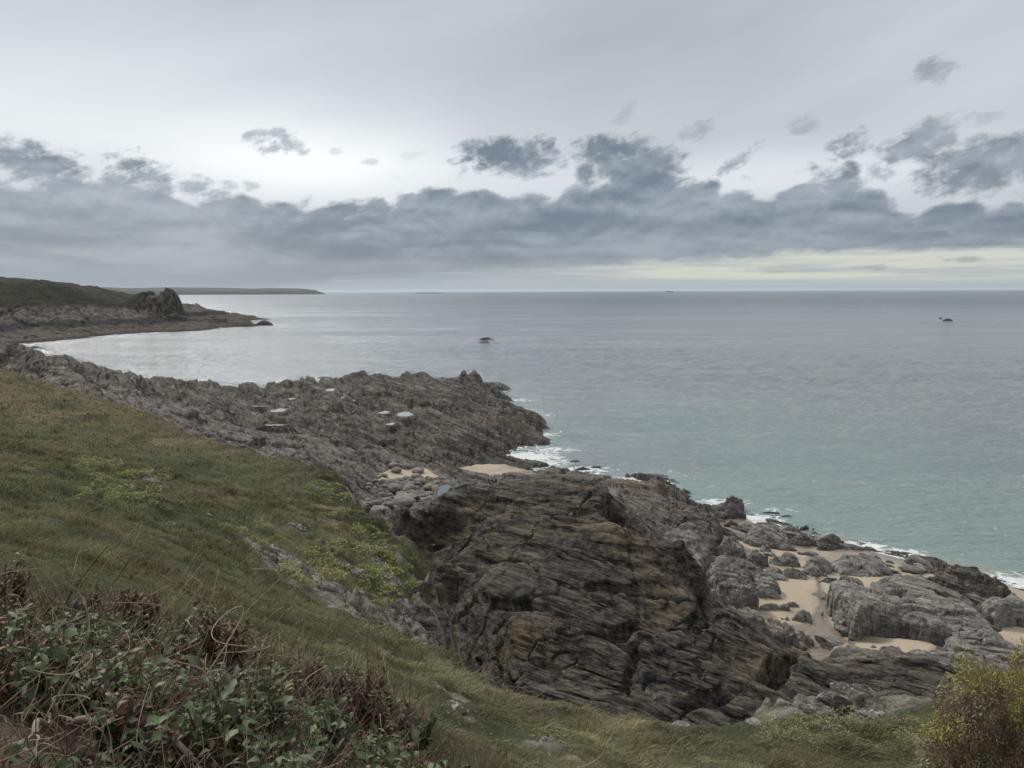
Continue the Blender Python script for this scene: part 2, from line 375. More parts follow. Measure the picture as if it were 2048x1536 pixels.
def sand_mat():
    m, T = newmat('sand'); pos = T.n('ShaderNodeNewGeometry').outputs['Position']
    sp = T.n('ShaderNodeSeparateXYZ'); T.link(pos, sp.inputs[0])
    at = T.n('ShaderNodeAttribute', attribute_name='wet').outputs['Fac']
    n = T.noise(pos, 0.5, 6, 0.6); nf = T.noise(pos, 40, 3)
    c = T.mix(n, (0.31, 0.255, 0.185), (0.38, 0.315, 0.235)); c = T.mix(T.mr(nf, .3, .7, 0, .25), c, (0.25, 0.2, 0.15))
    c = T.mix(at, c, (0.17, 0.135, 0.10))
    finish(T, c, T.mr(at, 0, 1, 0.9, 0.12), bump(T, T.noise(T.mapping(pos, sc=(1, 2.2, 1)), 3, 5), 0.35, 0.05), T.mr(at, 0, 1, 0.2, 0.8)); return m
M_sand = sand_mat()

def sea_mat():
    m, T = newmat('sea'); pos = T.n('ShaderNodeNewGeometry').outputs['Position']
    sh = T.n('ShaderNodeAttribute', attribute_name='shallow').outputs['Fac']
    fo = T.n('ShaderNodeAttribute', attribute_name='foam').outputs['Fac']
    cd = T.n('ShaderNodeVectorMath', operation='LENGTH'); T.link(pos, cd.inputs[0])
    big = T.noise(T.mapping(pos, rot=(0, 0, 0.12), sc=(0.25, 1, 1)), 0.010, 6, 0.62)
    mid = T.noise(T.mapping(pos, rot=(0, 0, 0.1), sc=(0.4, 1, 1)), 0.06, 4, 0.6)
    w1 = T.noise(T.mapping(pos, rot=(0, 0, 0.25), sc=(0.32, 1, 1)), 0.85, 6, 0.66, 0.3)
    w2 = T.noise(T.mapping(pos, rot=(0, 0, -0.3), sc=(0.6, 1, 1)), 1.9, 4, 0.6, 0.2)
    w0 = T.noise(T.mapping(pos, rot=(0, 0, 0.15), sc=(0.35, 1, 1)), 0.12, 3, 0.5)
    hgt = T.m('ADD', T.m('ADD', T.m('MULTIPLY', w1, 1.0), T.m('MULTIPLY', w2, 0.30)), T.m('MULTIPLY', w0, 1.3))
    gust = T.mr(T.m('ADD', T.m('MULTIPLY', big, 0.7), T.m('MULTIPLY', mid, 0.3)), 0.42, 0.60, 0, 1, True)
    hgt = T.m('MULTIPLY', hgt, T.mr(gust, 0, 1, 0.75, 1.15))
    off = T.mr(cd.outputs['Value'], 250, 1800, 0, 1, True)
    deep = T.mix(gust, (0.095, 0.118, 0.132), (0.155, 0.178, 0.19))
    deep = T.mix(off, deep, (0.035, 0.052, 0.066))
    teal = T.mix(T.noise(T.mapping(pos, sc=(.5, 1, 1)), .12, 4), (0.118, 0.205, 0.184), (0.19, 0.275, 0.245))
    c = T.mix(sh, deep, teal)
    c = T.mix(T.mr(sh, 0.86, 1.0, 0, 0.85, True), c, (0.24, 0.235, 0.19))
    fn = T.noise(pos, 0.9, 7, 0.72, 0.6)
    vr = T.n('ShaderNodeTexVoronoi', feature='DISTANCE_TO_EDGE'); T.put(vr.inputs['Vector'], T.mapping(pos, sc=(0.6, 1, 1))); vr.inputs['Scale'].default_value = 1.1
    lace = T.mr(vr.outputs[0], 0.02, 0.12, 0.25, 0.0)
    fm = T.mr(T.m('ADD', T.m('ADD', T.m('MULTIPLY', fo, 0.62), T.m('SUBTRACT', fn, 0.5)), T.m('MULTIPLY', lace, fo)), 0.40, 0.60, 0, 0.9, True)
    c = T.mix(fm, c, (0.62, 0.64, 0.64))
    rr = T.mr(cd.outputs['Value'], 60, 1500, 0.06, 0.30)
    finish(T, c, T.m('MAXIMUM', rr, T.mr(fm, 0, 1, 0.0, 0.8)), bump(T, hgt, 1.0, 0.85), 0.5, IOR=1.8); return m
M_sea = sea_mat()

def flat_mat(name, c1, c2, sc=2.0, rough=0.9, bs=0.4, bd=0.03, spec=0.2, sub=0):
    m, T = newmat(name); pos = T.n('ShaderNodeNewGeometry').outputs['Position']
    n = T.noise(pos, sc, 6, 0.65)
    finish(T, T.mix(T.mr(n, 0.3, 0.7), c1, c2), rough, bump(T, n, bs, bd), spec); return m
def vcol_mat(name, rough=0.8, spec=0.15, trans=0.0, attr='Col', sheen=0, nb=0.0):
    m, T = newmat(name); c = T.n('ShaderNodeAttribute', attribute_name=attr).outputs['Color']
    pos = T.n('ShaderNodeNewGeometry').outputs['Position']
    nrm = bump(T, T.noise(pos, 90, 3), 0.4, 0.002) if nb else None
    p = finish(T, c, rough, nrm, spec)
    if trans > 0:
        tr = T.n('ShaderNodeBsdfTranslucent'); T.link(c, tr.inputs[0]); mx = T.n('ShaderNodeMixShader'); mx.inputs[0].default_value = trans
        T.link(p.outputs[0], mx.inputs[1]); T.link(tr.outputs[0], mx.inputs[2])
        o = [n for n in T.nt.nodes if n.type == 'OUTPUT_MATERIAL'][0]; T.link(mx.outputs[0], o.inputs[0])
    return m
def hill_mat():
    m, T = newmat('turf'); pos = T.n('ShaderNodeNewGeometry').outputs['Position']
    c = T.n('ShaderNodeAttribute', attribute_name='Col').outputs['Color']
    n = T.noise(pos, 3.0, 8, 0.7); nf = T.noise(pos, 18.0, 5, 0.7)
    c = T.mix(T.mr(n, 0.3, 0.7), T.mix(0.4, c, (0.012, 0.014, 0.008)), c)
    rk = T.n('ShaderNodeAttribute', attribute_name='rock').outputs['Fac']
    st = T.noise(T.mapping(pos, rot=(0.5, 0.3, 0.8), sc=(0.5, 2.4, 2.4)), 1.2, 8, 0.65)
    c = T.mix(T.mr(T.m('ADD', rk, T.m('MULTIPLY', T.m('SUBTRACT', n, 0.5), 0.8)), 0.35, 0.65, 0, 1, True), c, T.mix(T.mr(nf, 0.56, 0.64, 0, .7, True), T.mix(T.mr(st, 0.38, 0.60), (0.025, 0.024, 0.022), (0.21, 0.19, 0.155)), (0.36, 0.35, 0.32)))
    finish(T, c, 0.95, bump(T, T.m('ADD', T.m('MULTIPLY', n, 1.0), T.m('ADD', T.m('MULTIPLY', nf, 0.35), T.m('MULTIPLY', T.m('MULTIPLY', st, rk), 2.0))), 0.9, 0.12), 0.1); return m
M_turf = hill_mat()
M_blade = vcol_mat('grass_blade', 0.7, 0.12, 0.25)
M_leaf = vcol_mat('leaf', 0.55, 0.22, 0.18, nb=1)
M_stem = vcol_mat('stem', 0.8, 0.15)
# ------------------------------------------------------------------ plan of the grassy hillside (edge traced as px, py, depth)
EDGE = [(-260, 690, 125), (-120, 712, 108), (0, 735, 92), (100, 760, 84), (210, 790, 78), (300, 815, 72), (370, 840, 66), (440, 872, 61), (520, 893, 56), (600, 905, 51), (650, 915, 47), (690, 960, 42.5),
        (730, 1010, 39), (770, 1060, 36), (810, 1110, 33), (835, 1160, 31), (855, 1215, 29.5), (866, 1262, 28.5), (862, 1296, 26.5),
        (880, 1304, 19.5), (960, 1335, 17.8), (1030, 1365, 17), (1100, 1395, 16), (1170, 1413, 15.5), (1250, 1425, 15), (1350, 1440, 14.4), (1430, 1452, 14.2), (1520, 1440, 14.5),
        (1600, 1400, 15), (1700, 1380, 15.8), (1850, 1352, 16.5), (2048, 1340, 17), (2300, 1330, 18)]
edge_w = atd(*np.array(EDGE).T)
# points of the surface: px, py, depth
HILL = EDGE + [(100, 850, 50), (300, 870, 54), (0, 800, 62), (150, 800, 66), (450, 920, 48), (600, 945, 44), (200, 950, 32), (400, 985, 34), (550, 1020, 34), (650, 1030, 36), (700, 1090, 33), (600, 1100, 30),
        (750, 1160, 30), (800, 1230, 28.5), (700, 1190, 27), (835, 1275, 26.5), (300, 935, 40), (500, 965, 42), (0, 900, 30),
        (560, 1160, 23), (640, 1212, 21.5), (700, 1245, 20.5), (790, 1292, 19), (480, 1080, 22.5), (400, 1030, 25), (620, 1175, 26.5), (540, 1110, 28),
        (200, 1050, 16), (300, 1100, 14), (400, 1150, 12.5), (500, 1200, 12), (600, 1260, 12), (700, 1320, 11.5), (800, 1350, 13), (900, 1380, 13), (0, 1000, 14), (0, 1080, 9), (100, 1130, 7.5),
        (1000, 1425, 12.5), (1100, 1450, 12), (900, 1480, 9), (1000, 1536, 8.5), (1300, 1480, 12), (1300, 1536, 10), (1600, 1480, 12.3), (1600, 1536, 11.2), (1800, 1450, 13), (1800, 1536, 11), (2048, 1500, 11),
        (2048, 1420, 13.5), (1500, 1500, 12.2), (-200, 1000, 12), (-200, 850, 40), (-150, 1250, 4),
        (0, 1536, 2.35), (400, 1560, 2.6), (200, 1450, 2.9), (450, 1440, 3.4), (650, 1500, 3.7), (120, 1370, 3.7), (0, 1290, 4.6), (300, 1300, 5.0), (480, 1350, 4.8), (600, 1410, 4.9), (760, 1450, 5.2), (820, 1536, 4.9),
        (-200, 1536, 2.3), (2300, 1500, 11)]
hp = atd(*np.array(HILL).T)
extra = np.array([(0, 0, 24.4), (0, -5, 25.3), (-6, 0, 24.7), (-12, -3, 25.4), (6, 0, 22.6), (12, 0, 19.0), (7, -4, 23.4), (14, -4, 19.5), (-70, 80, 21), (-55, 40, 23.5), (-40, 15, 24.5), (-110, 120, 24), (0, 0.9, 24.35), (3.2, 2.5, 23.0), (20, 4, 17)])
hill_tps = TPS(np.vstack([hp, extra]), c=0.6, lam=0.0)
hill_poly = np.vstack([edge_w[:, :2], [(32, 12), (34, -12), (-140, -12), (-190, 130), (-125, 135)]])
def hill_z(x, y, detail=True):
    z = hill_tps(x, y)
    d = polydist(x, y, hill_poly)
    d = d + np.clip(np.hypot(x, y) / 28, 0.25, 1.4) * (2.0 * fbm(x / 3.8, y / 3.8, 3, 33) + 0.3 * fbm(x / .8, y / .8, 2, 34))
    if detail:
        k = np.clip(np.hypot(x, y) / 14, 0.12, 1.3)
        z = z + k * (0.35 * fbm(x / 4.0, y / 4.0, 3, 3) + 0.20 * fbm(x / 1.0, y / 1.0, 3, 9))
    out = np.maximum(0, -d)
    z = z - 0.022 * sst(np.hypot(x, y), 30, 42) * np.clip(6 - d, 0, 6) ** 2
    z = z - np.maximum(0, 0.9 - d * 0.6) * np.clip(d + 1.5, 0, 1) * 0.15
    kk_ = sst(np.hypot(x, y), 24, 34); drop = 2.6 * out * (1 - kk_) + kk_ * (1.2 * out + 2.2 * np.maximum(0, out - 1.5)) + 0.5 * fbm(x / 2.0, y / 2.0, 4, 21) * np.clip(out, 0, 1.5)
    return np.maximum(z - drop, -1.0), d

# ------------------------------------------------------------------ the low rocky shore
# waterline, traced at z = 0
WL = [(2350, 1262), (2150, 1212), (2048, 1176), (1960, 1152), (1900, 1142), (1850, 1130), (1800, 1122), (1740, 1108), (1690, 1096), (1640, 1088), (1570, 1074), (1510, 1054), (1480, 1036), (1455, 1030), (1425, 1046), (1395, 1040),
      (1365, 1000), (1352, 975), (1320, 955), (1290, 952), (1230, 962), (1170, 962), (1130, 955), (1085, 948), (1060, 935), (1020, 922), (1003, 914), (1012, 903), (1045, 893), (1090, 884), (1062, 874), (1070, 858), (1052, 838), (1035, 820), (1000, 808),
      (950, 796), (960, 786), (1000, 775), (965, 772), (900, 775), (790, 768), (700, 765), (664, 768), (650, 778), (560, 782), (505, 784), (480, 792), (440, 789), (400, 783), (330, 777), (230, 762), (100, 735), (0, 708), (-200, 700), (-420, 720)]
wl_w = atz(*np.array(WL, float).T, 0.0)
PZ = [(1560, 1190, 1.1), (1640, 1240, 1.0), (1610, 1310, 0.9), (1690, 1150, .7), (1500, 1100, .7), (2048, 1300, 1.3), (1980, 1220, .7), (2200, 1400, 2), (1405, 1160, 1.4), (1425, 1100, .8), (1440, 1060, .4), (1400, 1200, 1.6),
      (950, 940, .7), (1050, 945, .5), (800, 950, 2.0), (760, 960, 2.6), (860, 1000, 2.4), (800, 1020, 3.2), (900, 960, 2.2),
      (1250, 1000, 3.0), (1320, 1010, 2.2), (1300, 1050, 3.0), (1370, 1070, 1.8), (1200, 975, 2.0), (1340, 975, 1.5), (1280, 970, 1.2), (1360, 1110, 2.4),
      (1500, 1170, 1.4), (1450, 1150, 1.9), (1480, 1230, 1.9), (1560, 1270, 2.0), (1700, 1300, 1.6), (1850, 1250, 1.6), (1950, 1330, 2.0), (1750, 1200, 1.2), (1850, 1180, .9),
      # far platform
      (1000, 890, 1.2), (950, 900, 1.8), (1000, 850, 2.6), (900, 870, 3.0), (800, 890, 3.0), (1030, 840, 1.6), (950, 830, 3.0), (850, 830, 3.2), (750, 850, 3.2), (700, 880, 3.2), (800, 800, 3.8), (900, 800, 4.0), (700, 800, 3.6), (600, 800, 3.4),
      (600, 850, 4.0), (650, 830, 3.4), (550, 820, 3.6), (950, 770, 3.4), (850, 772, 3.0), (760, 775, 2.6), (550, 785, 2.8), (960, 800, 1.5), (500, 810, 3.2), (450, 805, 2.8)]
PD = [(0, 700, 112), (100, 728, 116), (200, 755, 130), (300, 775, 146), (50, 740, 100), (150, 775, 92), (300, 800, 112), (370, 822, 100), (400, 815, 125), (500, 855, 110), (600, 880, 98), (460, 862, 92), (560, 892, 80),
      (650, 905, 80), (700, 940, 74), (720, 1000, 68), (770, 1030, 64), (-150, 670, 130), (-300, 640, 150)]
PC = [(820, 1040, 62), (890, 1000, 64), (1000, 962, 66), (1120, 952, 64), (1220, 985, 59), (1240, 1045, 56), (1330, 1075, 53), (1392, 1130, 51.5), (1400, 1180, 51), (1050, 1010, 60), (1000, 1050, 57), (1120, 1060, 55), (1200, 1100, 51), (1300, 1150, 49), (1000, 1150, 50), (900, 1120, 54),
      (960, 1200, 48), (905, 1215, 51.5), (875, 1180, 56), (866, 1260, 50), (850, 1140, 60), (835, 1090, 62), (915, 1300, 47), (1120, 1200, 46), (1250, 1200, 46.5), (1400, 1230, 46.5), (1380, 1265, 43.5), (1300, 1285, 42), (1000, 1280, 42), (990, 1300, 42), (1000, 1340, 37.5), (1100, 1330, 38.5), (1250, 1350, 37), (1400, 1330, 38), (1500, 1300, 40.5),
      (1600, 1325, 43), (1550, 1285, 46), (1480, 1240, 49), (1400, 1400, 34.5), (1200, 1410, 33), (1100, 1400, 33.5), (1600, 1400, 36.5), (1700, 1350, 40), (1850, 1345, 41), (1700, 1430, 33.5), (1500, 1460, 31.5), (1900, 1400, 36), (1250, 1480, 30), (1000, 1400, 34)]
SHc = np.vstack([wl_w + [0, 0, 0.15], atz(*np.array(PZ, float).T[:2], np.array(PZ)[:, 2]), atd(*np.array(PD, float).T), atd(*np.array(PC, float).T)])
_sea_pts = []
for (px, py, off) in [(2300, 1180, -3), (2048, 1100, -3), (1800, 1040, -3), (1600, 1000, -3), (1450, 960, -3), (1250, 930, -3), (1150, 900, -3), (1150, 850, -4), (1100, 800, -4), (1060, 760, -4), (900, 740, -4), (700, 745, -4), (560, 755, -4), (420, 760, -4), (250, 740, -4), (100, 705, -4), (1700, 960, -5), (2048, 980, -5), (1300, 860, -6)]:
    p = atz(px, py, 0.0); _sea_pts.append((p[0], p[1], off))
SHc = np.vstack([SHc, _sea_pts])
shore_tps = TPS(SHc, c=1.0)
SANDS = [[(1440, 1040), (1475, 1022), (1515, 1036), (1570, 1054), (1640, 1068), (1700, 1078), (1760, 1092), (1850, 1112), (1860, 1150), (1810, 1165), (1840, 1182), (1800, 1200), (1740, 1200), (1700, 1215), (1670, 1260), (1690, 1295), (1650, 1312), (1585, 1312), (1590, 1280), (1500, 1255), (1480, 1215), (1530, 1170), (1540, 1140), (1490, 1120), (1460, 1080)],
         [(1400, 1215), (1388, 1180), (1408, 1130), (1395, 1105), (1430, 1075), (1445, 1040), (1452, 1060), (1435, 1100), (1420, 1135), (1415, 1180)],
         [(2010, 1290), (2040, 1235), (2300, 1230), (2300, 1420), (2060, 1320)], [(1960, 1150), (2048, 1172), (2300, 1250), (2300, 1300), (2048, 1225), (1990, 1180)],
         [(925, 942), (955, 934), (1010, 930), (1060, 938), (1078, 945), (1000, 947)], [(745, 975), (775, 945), (800, 934), (850, 930), (870, 945), (815, 955), (790, 968), (750, 985)],
         [(1660, 1250), (1760, 1290), (1850, 1300), (1830, 1330), (1690, 1310)]]
sand_w = [atz(*np.array(q, float).T, 0.9) for q in SANDS[:4]] + [atz(*np.array(SANDS[4], float).T, 0.6), atz(*np.array(SANDS[5], float).T, 2.3), atz(*np.array(SANDS[6], float).T, 1.2)]
def sanddist(x, y):
    d = np.full(np.shape(x), -1e9)
    for q in sand_w: d = np.maximum(d, polydist(x, y, q))
    return d + 0.55 * fbm(x / 2.4, y / 2.4, 3, 202)

def beds(x, y, ang, amp=1.0, sc=1.0, seed=0, blocks=1.0, fine=True, warp=2.2):
    """relief of tilted, jointed rock beds; ang = direction of the beds in plan"""
    a = math.radians(ang); ca, sa = math.cos(a), math.sin(a)
    u = (x * ca + y * sa) / sc; v = (-x * sa + y * ca) / sc
    u0, v0 = u, v
    v = v + warp * fbm(x / sc / 14, y / sc / 14, 3, seed + 5) + 0.25 * fbm(u0 / 4, v0 / 4, 2, seed + 8)
    rough = sst(fbm(x / sc / 8, y / sc / 8, 2, seed + 77), -0.3, 0.3)
    h = 0
    for i, (lam, A) in enumerate([(4.6, 1.05), (1.5, 0.42), (0.55, 0.17)] if fine else [(5.0, 1.0), (2.0, 0.5)]):
        t = v / lam + 0.7 * fbm(u / (9 * lam), v / (3 * lam), 3, seed + 11 * i)
        k = np.floor(t); fr = t - k
        tooth = np.where(fr < 0.86, fr / 0.86, (1 - fr) / 0.14)
        seg = _h(k, np.floor(u / (6 * lam) + 7 * _h(k, k * 0, seed + i)), seed + 31 + i)
        g = 1.0 if i == 0 else (0.35 + 0.9 * rough)
        e = np.minimum(fr, 1 - fr) * lam
        h = h - (0.42, 0.30, 0.13)[i] * np.exp(-(e / (0.13, 0.075, 0.045)[i]) ** 2 / 1.0) * (seg > 0.3)
        h = h + A * g * ((tooth - 0.5) * (0.4 + 0.8 * seg) + 0.40 * (seg - 0.5)) * (0.5 + 1.0 * sst(fbm(u / 9 / lam, v / 5 / lam, 2, seed + 3 * i), -0.35, 0.35))
    f1, f2, cid, gx, gy = worley(u / 5.5 + 0.35 * fbm(u / 2, v / 2, 2, seed), v / 2.2 + 0.25 * fbm(u / 2 + 9, v / 2, 2, seed), seed + 1)
    h = h + blocks * ((cid - 0.5) * 0.9 + 0.8 * ((cid * 7.3) % 1 - 0.5) * gx + 0.9 * ((cid * 13.7) % 1 - 0.3) * gy - 0.5 * (1 - sst(f2 - f1, 0, 0.07)))
    f1, f2, cid, gx, gy = worley(u / 1.7 + 0.3 * fbm(u, v, 2, seed), v / 0.6, seed + 2)
    h = h + blocks * (0.3 + rough) * ((cid - 0.5) * 0.20 - 0.14 * (1 - sst(f2 - f1, 0, 0.14)))
    h = h + 0.07 * rough * fbm(u * 2.0, v * 6, 3, seed + 40)
    return h * amp

CREV = [([(1190, 1293), (1230, 1286), (1285, 1277), (1359, 1266), (1415, 1240)], [41.5, 41.8, 42.3, 43, 45], 0.9, 1.9), ([(1262, 1430), (1258, 1380), (1268, 1340), (1273, 1300)], [32.5, 35.5, 38, 40.5], 0.32, 0.8),
        ([(1300, 1426), (1424, 1430), (1498, 1405), (1563, 1372), (1580, 1330)], [33, 33.5, 35.3, 38.5, 42], 0.7, 1.6), ([(1000, 1240), (1060, 1275), (1090, 1300)], [45, 42.5, 41], 0.4, 0.9),
        ([(845, 1095), (905, 1062), (940, 1050)], [56, 57.5, 58.5], 0.7, 1.5), ([(1180, 1180), (1300, 1195), (1390, 1225)], [47.5, 47, 47], 0.45, 0.9), ([(1000, 1290), (1010, 1330), (1040, 1380)], [41.5, 38, 34.8], 0.3, 0.7),
        ([(1225, 1000), (1235, 1050), (1250, 1090)], [58, 56, 53], 0.7, 1.8), ([(1380, 1090), (1405, 1190), (1410, 1235)], [52, 49.5, 46], 0.5, 1.0)]
crev_w = [(atd(np.array(l)[:, 0], np.array(l)[:, 1], np.array(dd, float))[:, :2], w, dep) for l, dd, w, dep in CREV]
cen_poly = atd(*np.array([(790, 1060, 60), (820, 1030, 63), (890, 990, 66), (1000, 955, 68.5), (1130, 945, 67), (1225, 975, 62), (1250, 1040, 58), (1340, 1068, 55), (1400, 1120, 53.5), (1410, 1190, 51.8), (1425, 1235, 48), (1500, 1262, 46.5), (1590, 1305, 45.5), (1660, 1328, 43.5), (1900, 1340, 42.5), (1990, 1400, 37), (1900, 1500, 30), (1400, 1530, 27),
                               (1000, 1480, 28), (880, 1380, 37), (850, 1300, 41), (830, 1150, 52)], float).T)[:, :2]
POOLS = [(667, 781, 16, 8), (681, 794, 11, 3), (694, 787, 9, 3), (703, 786, 9, 3), (701, 774, 4, 6), (557, 820, 18, 6), (521, 812, 21, 3), (551, 853, 16, 6), (702, 821, 8, 3), (767, 824, 16, 4), (811, 827, 21, 7), (780, 847, 12, 4),
         (709, 800, 4, 2), (889, 996, 9, 9), (583, 797, 10, 2), (1222, 992, 24, 6), (1545, 855 + 420, 1, 1)][:-1]
POOLW = []
for (px, py, w, hh) in POOLS:
    q = atz(px, py, 0.0); zc = float(shore_tps(q[0], q[1]))
    for _ in range(4): q = atz(px, py, zc); zc = float(shore_tps(q[0], q[1])) + 1.2
    e = atz(px + w / 2, py, zc)[0] - q[0]; f = atz(px, py - hh / 2, zc)[1] - q[1]
    POOLW.append((q[0], q[1], zc, abs(e), abs(f)))
def shore_z(x, y):
    z = shore_tps(x, y); d = np.hypot(x, y)
    sd = sanddist(x, y)
    cen = polydist(x, y, cen_poly); ck = sst(cen, -1.0, 2.0)
    amp = np.clip(0.55 + d / 250, 0.6, 1.15) * sst(-sd, -0.3, 1.8)
    far = sst(d, 95, 140)
    h = beds(x, y, -46, 1.0, 1.0, 1) * (1 - far) + (beds(x, y, -60, 1.0, 1.9, 2, 0.8, True, 1.5) * 1.15 + 1.3 * fbm(x / 22, y / 22, 3, 15) + 1.5 * ridged((x * .53 - y * .85) / 30, (x * .85 + y * .53) / 9 + .4 * fbm(x / 20, y / 20, 2, 3), 3, 19)) * far
    hc = beds(x, y, -34, 1.0, 1.35, 4, 0.7, True, 1.5)
    h = h * (1 - ck) + ck * hc * 0.95
    low = sst(z, -3, 0.5)
    h = h * amp * (0.35 + 0.65 * low)
    for ln, w, dep in crev_w:
        q, side = linedist(x, y, ln)
        q = q + 0.35 * w * fbm(x * 1.2, y * 1.2, 2, 66)
        h = h - dep * (1 - sst(q, w * 0.25, w * 1.3)) + 0.45 * dep * np.exp(-((q - w * 1.6) / (w * 1.6)) ** 2) * (side < 0) * 0.6
    z = z + h
    z = np.where(sd > -0.6, z - 1.3 * sst(sd, -0.6, 1.0), z)
    # sea stack at the tip and other knolls of the far reef
    for (px, py, w, hh) in KNOLL:
        p = atz(px, py, 2.0); hh = hh * 0.8; q = np.hypot((x - p[0]) / w[0], (y - p[1]) / w[1])
        z = z + hh * np.clip(1.15 - q, 0, 1) ** 0.6 * (q < 1.15) * (0.8 + 0.35 * fbm(x / 2.5, y / 2.5, 3, 5))
    for (cx, cy, zc, rx, ry) in POOLW:
        q = np.hypot((x - cx) / rx, (y - cy) / ry) + 0.45 * fbm(x / rx * 1.3, y / ry * 1.3, 2, 9)
        k = (1 - sst(q, 1.7, 3.6)) * 0.97; z = z * (1 - k) + k * (zc + 0.05 + 0.12 * fbm(x, y, 3, 4))
        k = 1 - sst(q, 1.15, 1.6); z = z * (1 - k) + k * (zc - 0.25)

    return z, sd, cen
KNOLL = [(938, 765, (3.6, 7), 4.2), (926, 764, (0.9, 3), 2.2), (955, 768, (5.5, 7), 1.5), (820, 763, (17, 8), 1.8), (720, 770, (9, 8), 1.4), (560, 790, (9, 9), 2.6), (620, 787, (8, 7), 1.2), (415, 792, (6, 5), 1.8),
         (900, 772, (8, 6), 1.0), (700, 868, (6, 6), 2.2), (650, 850, (5, 12), 1.4), (1010, 850, (5, 5), 1.5), (540, 880, (5, 5), 0.8), (1045, 836, (3, 3), 0.8)]

def build_shore():
    nx, ny = 1500, 860
    ux = np.linspace(-1.02, 1.02, nx); yy = 1 / np.linspace(1 / 28.5, 1 / 300.0, ny)
    UX, YY = np.meshgrid(ux, yy); Xw = UX * YY
    base = shore_tps(Xw[::6, ::6], YY[::6, ::6])
    act = np.repeat(np.repeat(base, 6, 0), 6, 1)[:ny, :nx]
    hd = polydist(Xw[::6, ::6], YY[::6, ::6], hill_poly); hd = np.repeat(np.repeat(hd, 6, 0), 6, 1)[:ny, :nx]
    keep = (act > -3.2) & (hd < 2.0)
    Zw = np.full(Xw.shape, -6.0); SD = np.zeros(Xw.shape); CE = np.full(Xw.shape, -9.0)
    z, sdd, ce = shore_z(Xw[keep], YY[keep]); Zw[keep] = z; SD[keep] = sdd; CE[keep] = ce
    # horizontal jitter so that ledges break up and overhang a little
    js = np.zeros(Xw.shape); jt = np.zeros(Xw.shape)
    js[keep] = 0.35 * fbm(Zw[keep] * 1.3 + Xw[keep] * 0.25, YY[keep] * 0.35, 3, 71); jt[keep] = 0.40 * fbm(Zw[keep] * 1.7 + 9, Xw[keep] * 0.3 + YY[keep] * 0.2, 3, 72)
    V = np.stack([Xw + js, YY + jt, Zw], -1).reshape(-1, 3)
    Fc = gridfaces(ny, nx); kv = keep.ravel(); kf = kv[Fc].all(1)
    zf = V[:, 2][Fc].max(1); kf &= zf > -2.2
    cf = CE.ravel()[Fc].mean(1) > 0
    dist = np.hypot(V[:, 0], V[:, 1])[Fc].mean(1)
    xm = V[:, 0][Fc].mean(1)
    # three masses of bedrock, cut apart along the coves
    inlet = atz(np.array([640., 760., 900., 1000., 1200.]), np.array([925., 935., 945., 942., 930.]), 1.0)
    yin = np.interp(xm, np.concatenate([[-200], inlet[:, 0], [80]]), np.concatenate([[inlet[0, 1] - 25], inlet[:, 1], [inlet[-1, 1]]]))
    ym = V[:, 1][Fc].mean(1)
    far = (~cf) & (ym > yin)
    for nm, sel, mat, lab, cat in [('rock_outcrop', cf, M_central, 'huge dark layered rock outcrop with deep crevices between grassy cliff and sandy channel', 'rock outcrop'),
                              ('rock_reef', far, M_far, 'long jagged brown reef running into the sea, with a notched knob at its tip', 'rocky reef'),
                              ('rocky_shore', (~cf) & (~far), M_shore, None, None)]:
        V2, F2, _ = compact(V, Fc[kf & sel], {})
        o = link(nm, mesh_np(nm, V2, F2), mat)
        if lab: tag(o, lab, cat)
        else: tag(o, kind='structure')
    # sand
    ny2, nx2 = 300, 600
    ux = np.linspace(-0.25, 1.0, nx2); yy = 1 / np.linspace(1 / 38.0, 1 / 125.0, ny2)
    UX, YY = np.meshgrid(ux, yy); Xs = UX * YY
    zs = shore_tps(Xs, YY); zs = np.minimum(zs, 2.6) + 0.04 * fbm(Xs / 1.5, YY / 1.5, 3, 5)
    sdd = sanddist(Xs, YY)
    cx, cy = atz(1640, 1290, .9)[:2], None
    ch = atz(np.array([1635., 1650., 1640., 1655., 1625.]), np.array([1150., 1210., 1240., 1270., 1310.]), 1.0)[:, :2]
    q, _ = linedist(Xs, YY, [tuple(p) for p in ch])
    wide = np.interp(YY, [44, 49, 54, 60], [1.7, 1.3, 0.5, 0.12])
    rip = (1 - sst(q, wide * 0.6, wide * 1.2))
    zs = zs - 0.10 * rip + rip * 0.045 * np.sin((YY + 0.25 * Xs) * 15 + 3 * fbm(Xs, YY, 2, 3))
    zfl = zs
    ltr = atz(np.array([1640., 1634., 1648., 1630., 1650.]), np.array([1130., 1160., 1185., 1210., 1240.]), 1.0)[:, :2]
    q2, _ = linedist(Xs, YY, [tuple(p) for p in ltr])
    foot = (1 - sst(q2 + 0.1 * fbm(Xs * 3, YY * 3, 2, 3), 0.05, 0.22)) * (np.sin(YY * 9) > 0)
    zs = zs - 0.05 * foot
    zs = zs - 0.45 * np.maximum(0, -sdd - 0.3)
    wet = np.clip(sst(zfl + 0.25 * fbm(Xs / 3, YY / 3, 3, 8), 0.75, 0.15) + rip * 0.75 + (1 - sst(q, wide, wide * 3)) * 0.35 + 0.6 * sst(fbm(Xs / 4, YY / 2.5, 4, 88), 0.0, 0.4), 0, 1)
    Vs = np.stack([Xs, YY, zs], -1).reshape(-1, 3); Fs = gridfaces(ny2, nx2)
    kf = (sdd.ravel()[Fs].max(1) > -3.5) & (zs.ravel()[Fs].max(1) > -1.5)
    V2, F2, at = compact(Vs, Fs[kf], {'wet': wet.ravel()})
    tag(link('beach', mesh_np('beach', V2, F2, attrs=at), M_sand), kind='structure')
    # sea bed below everything
    g = np.array([(-9000, -40, -7), (9000, -40, -7), (9000, 9000, -7), (-9000, 9000, -7)], float)
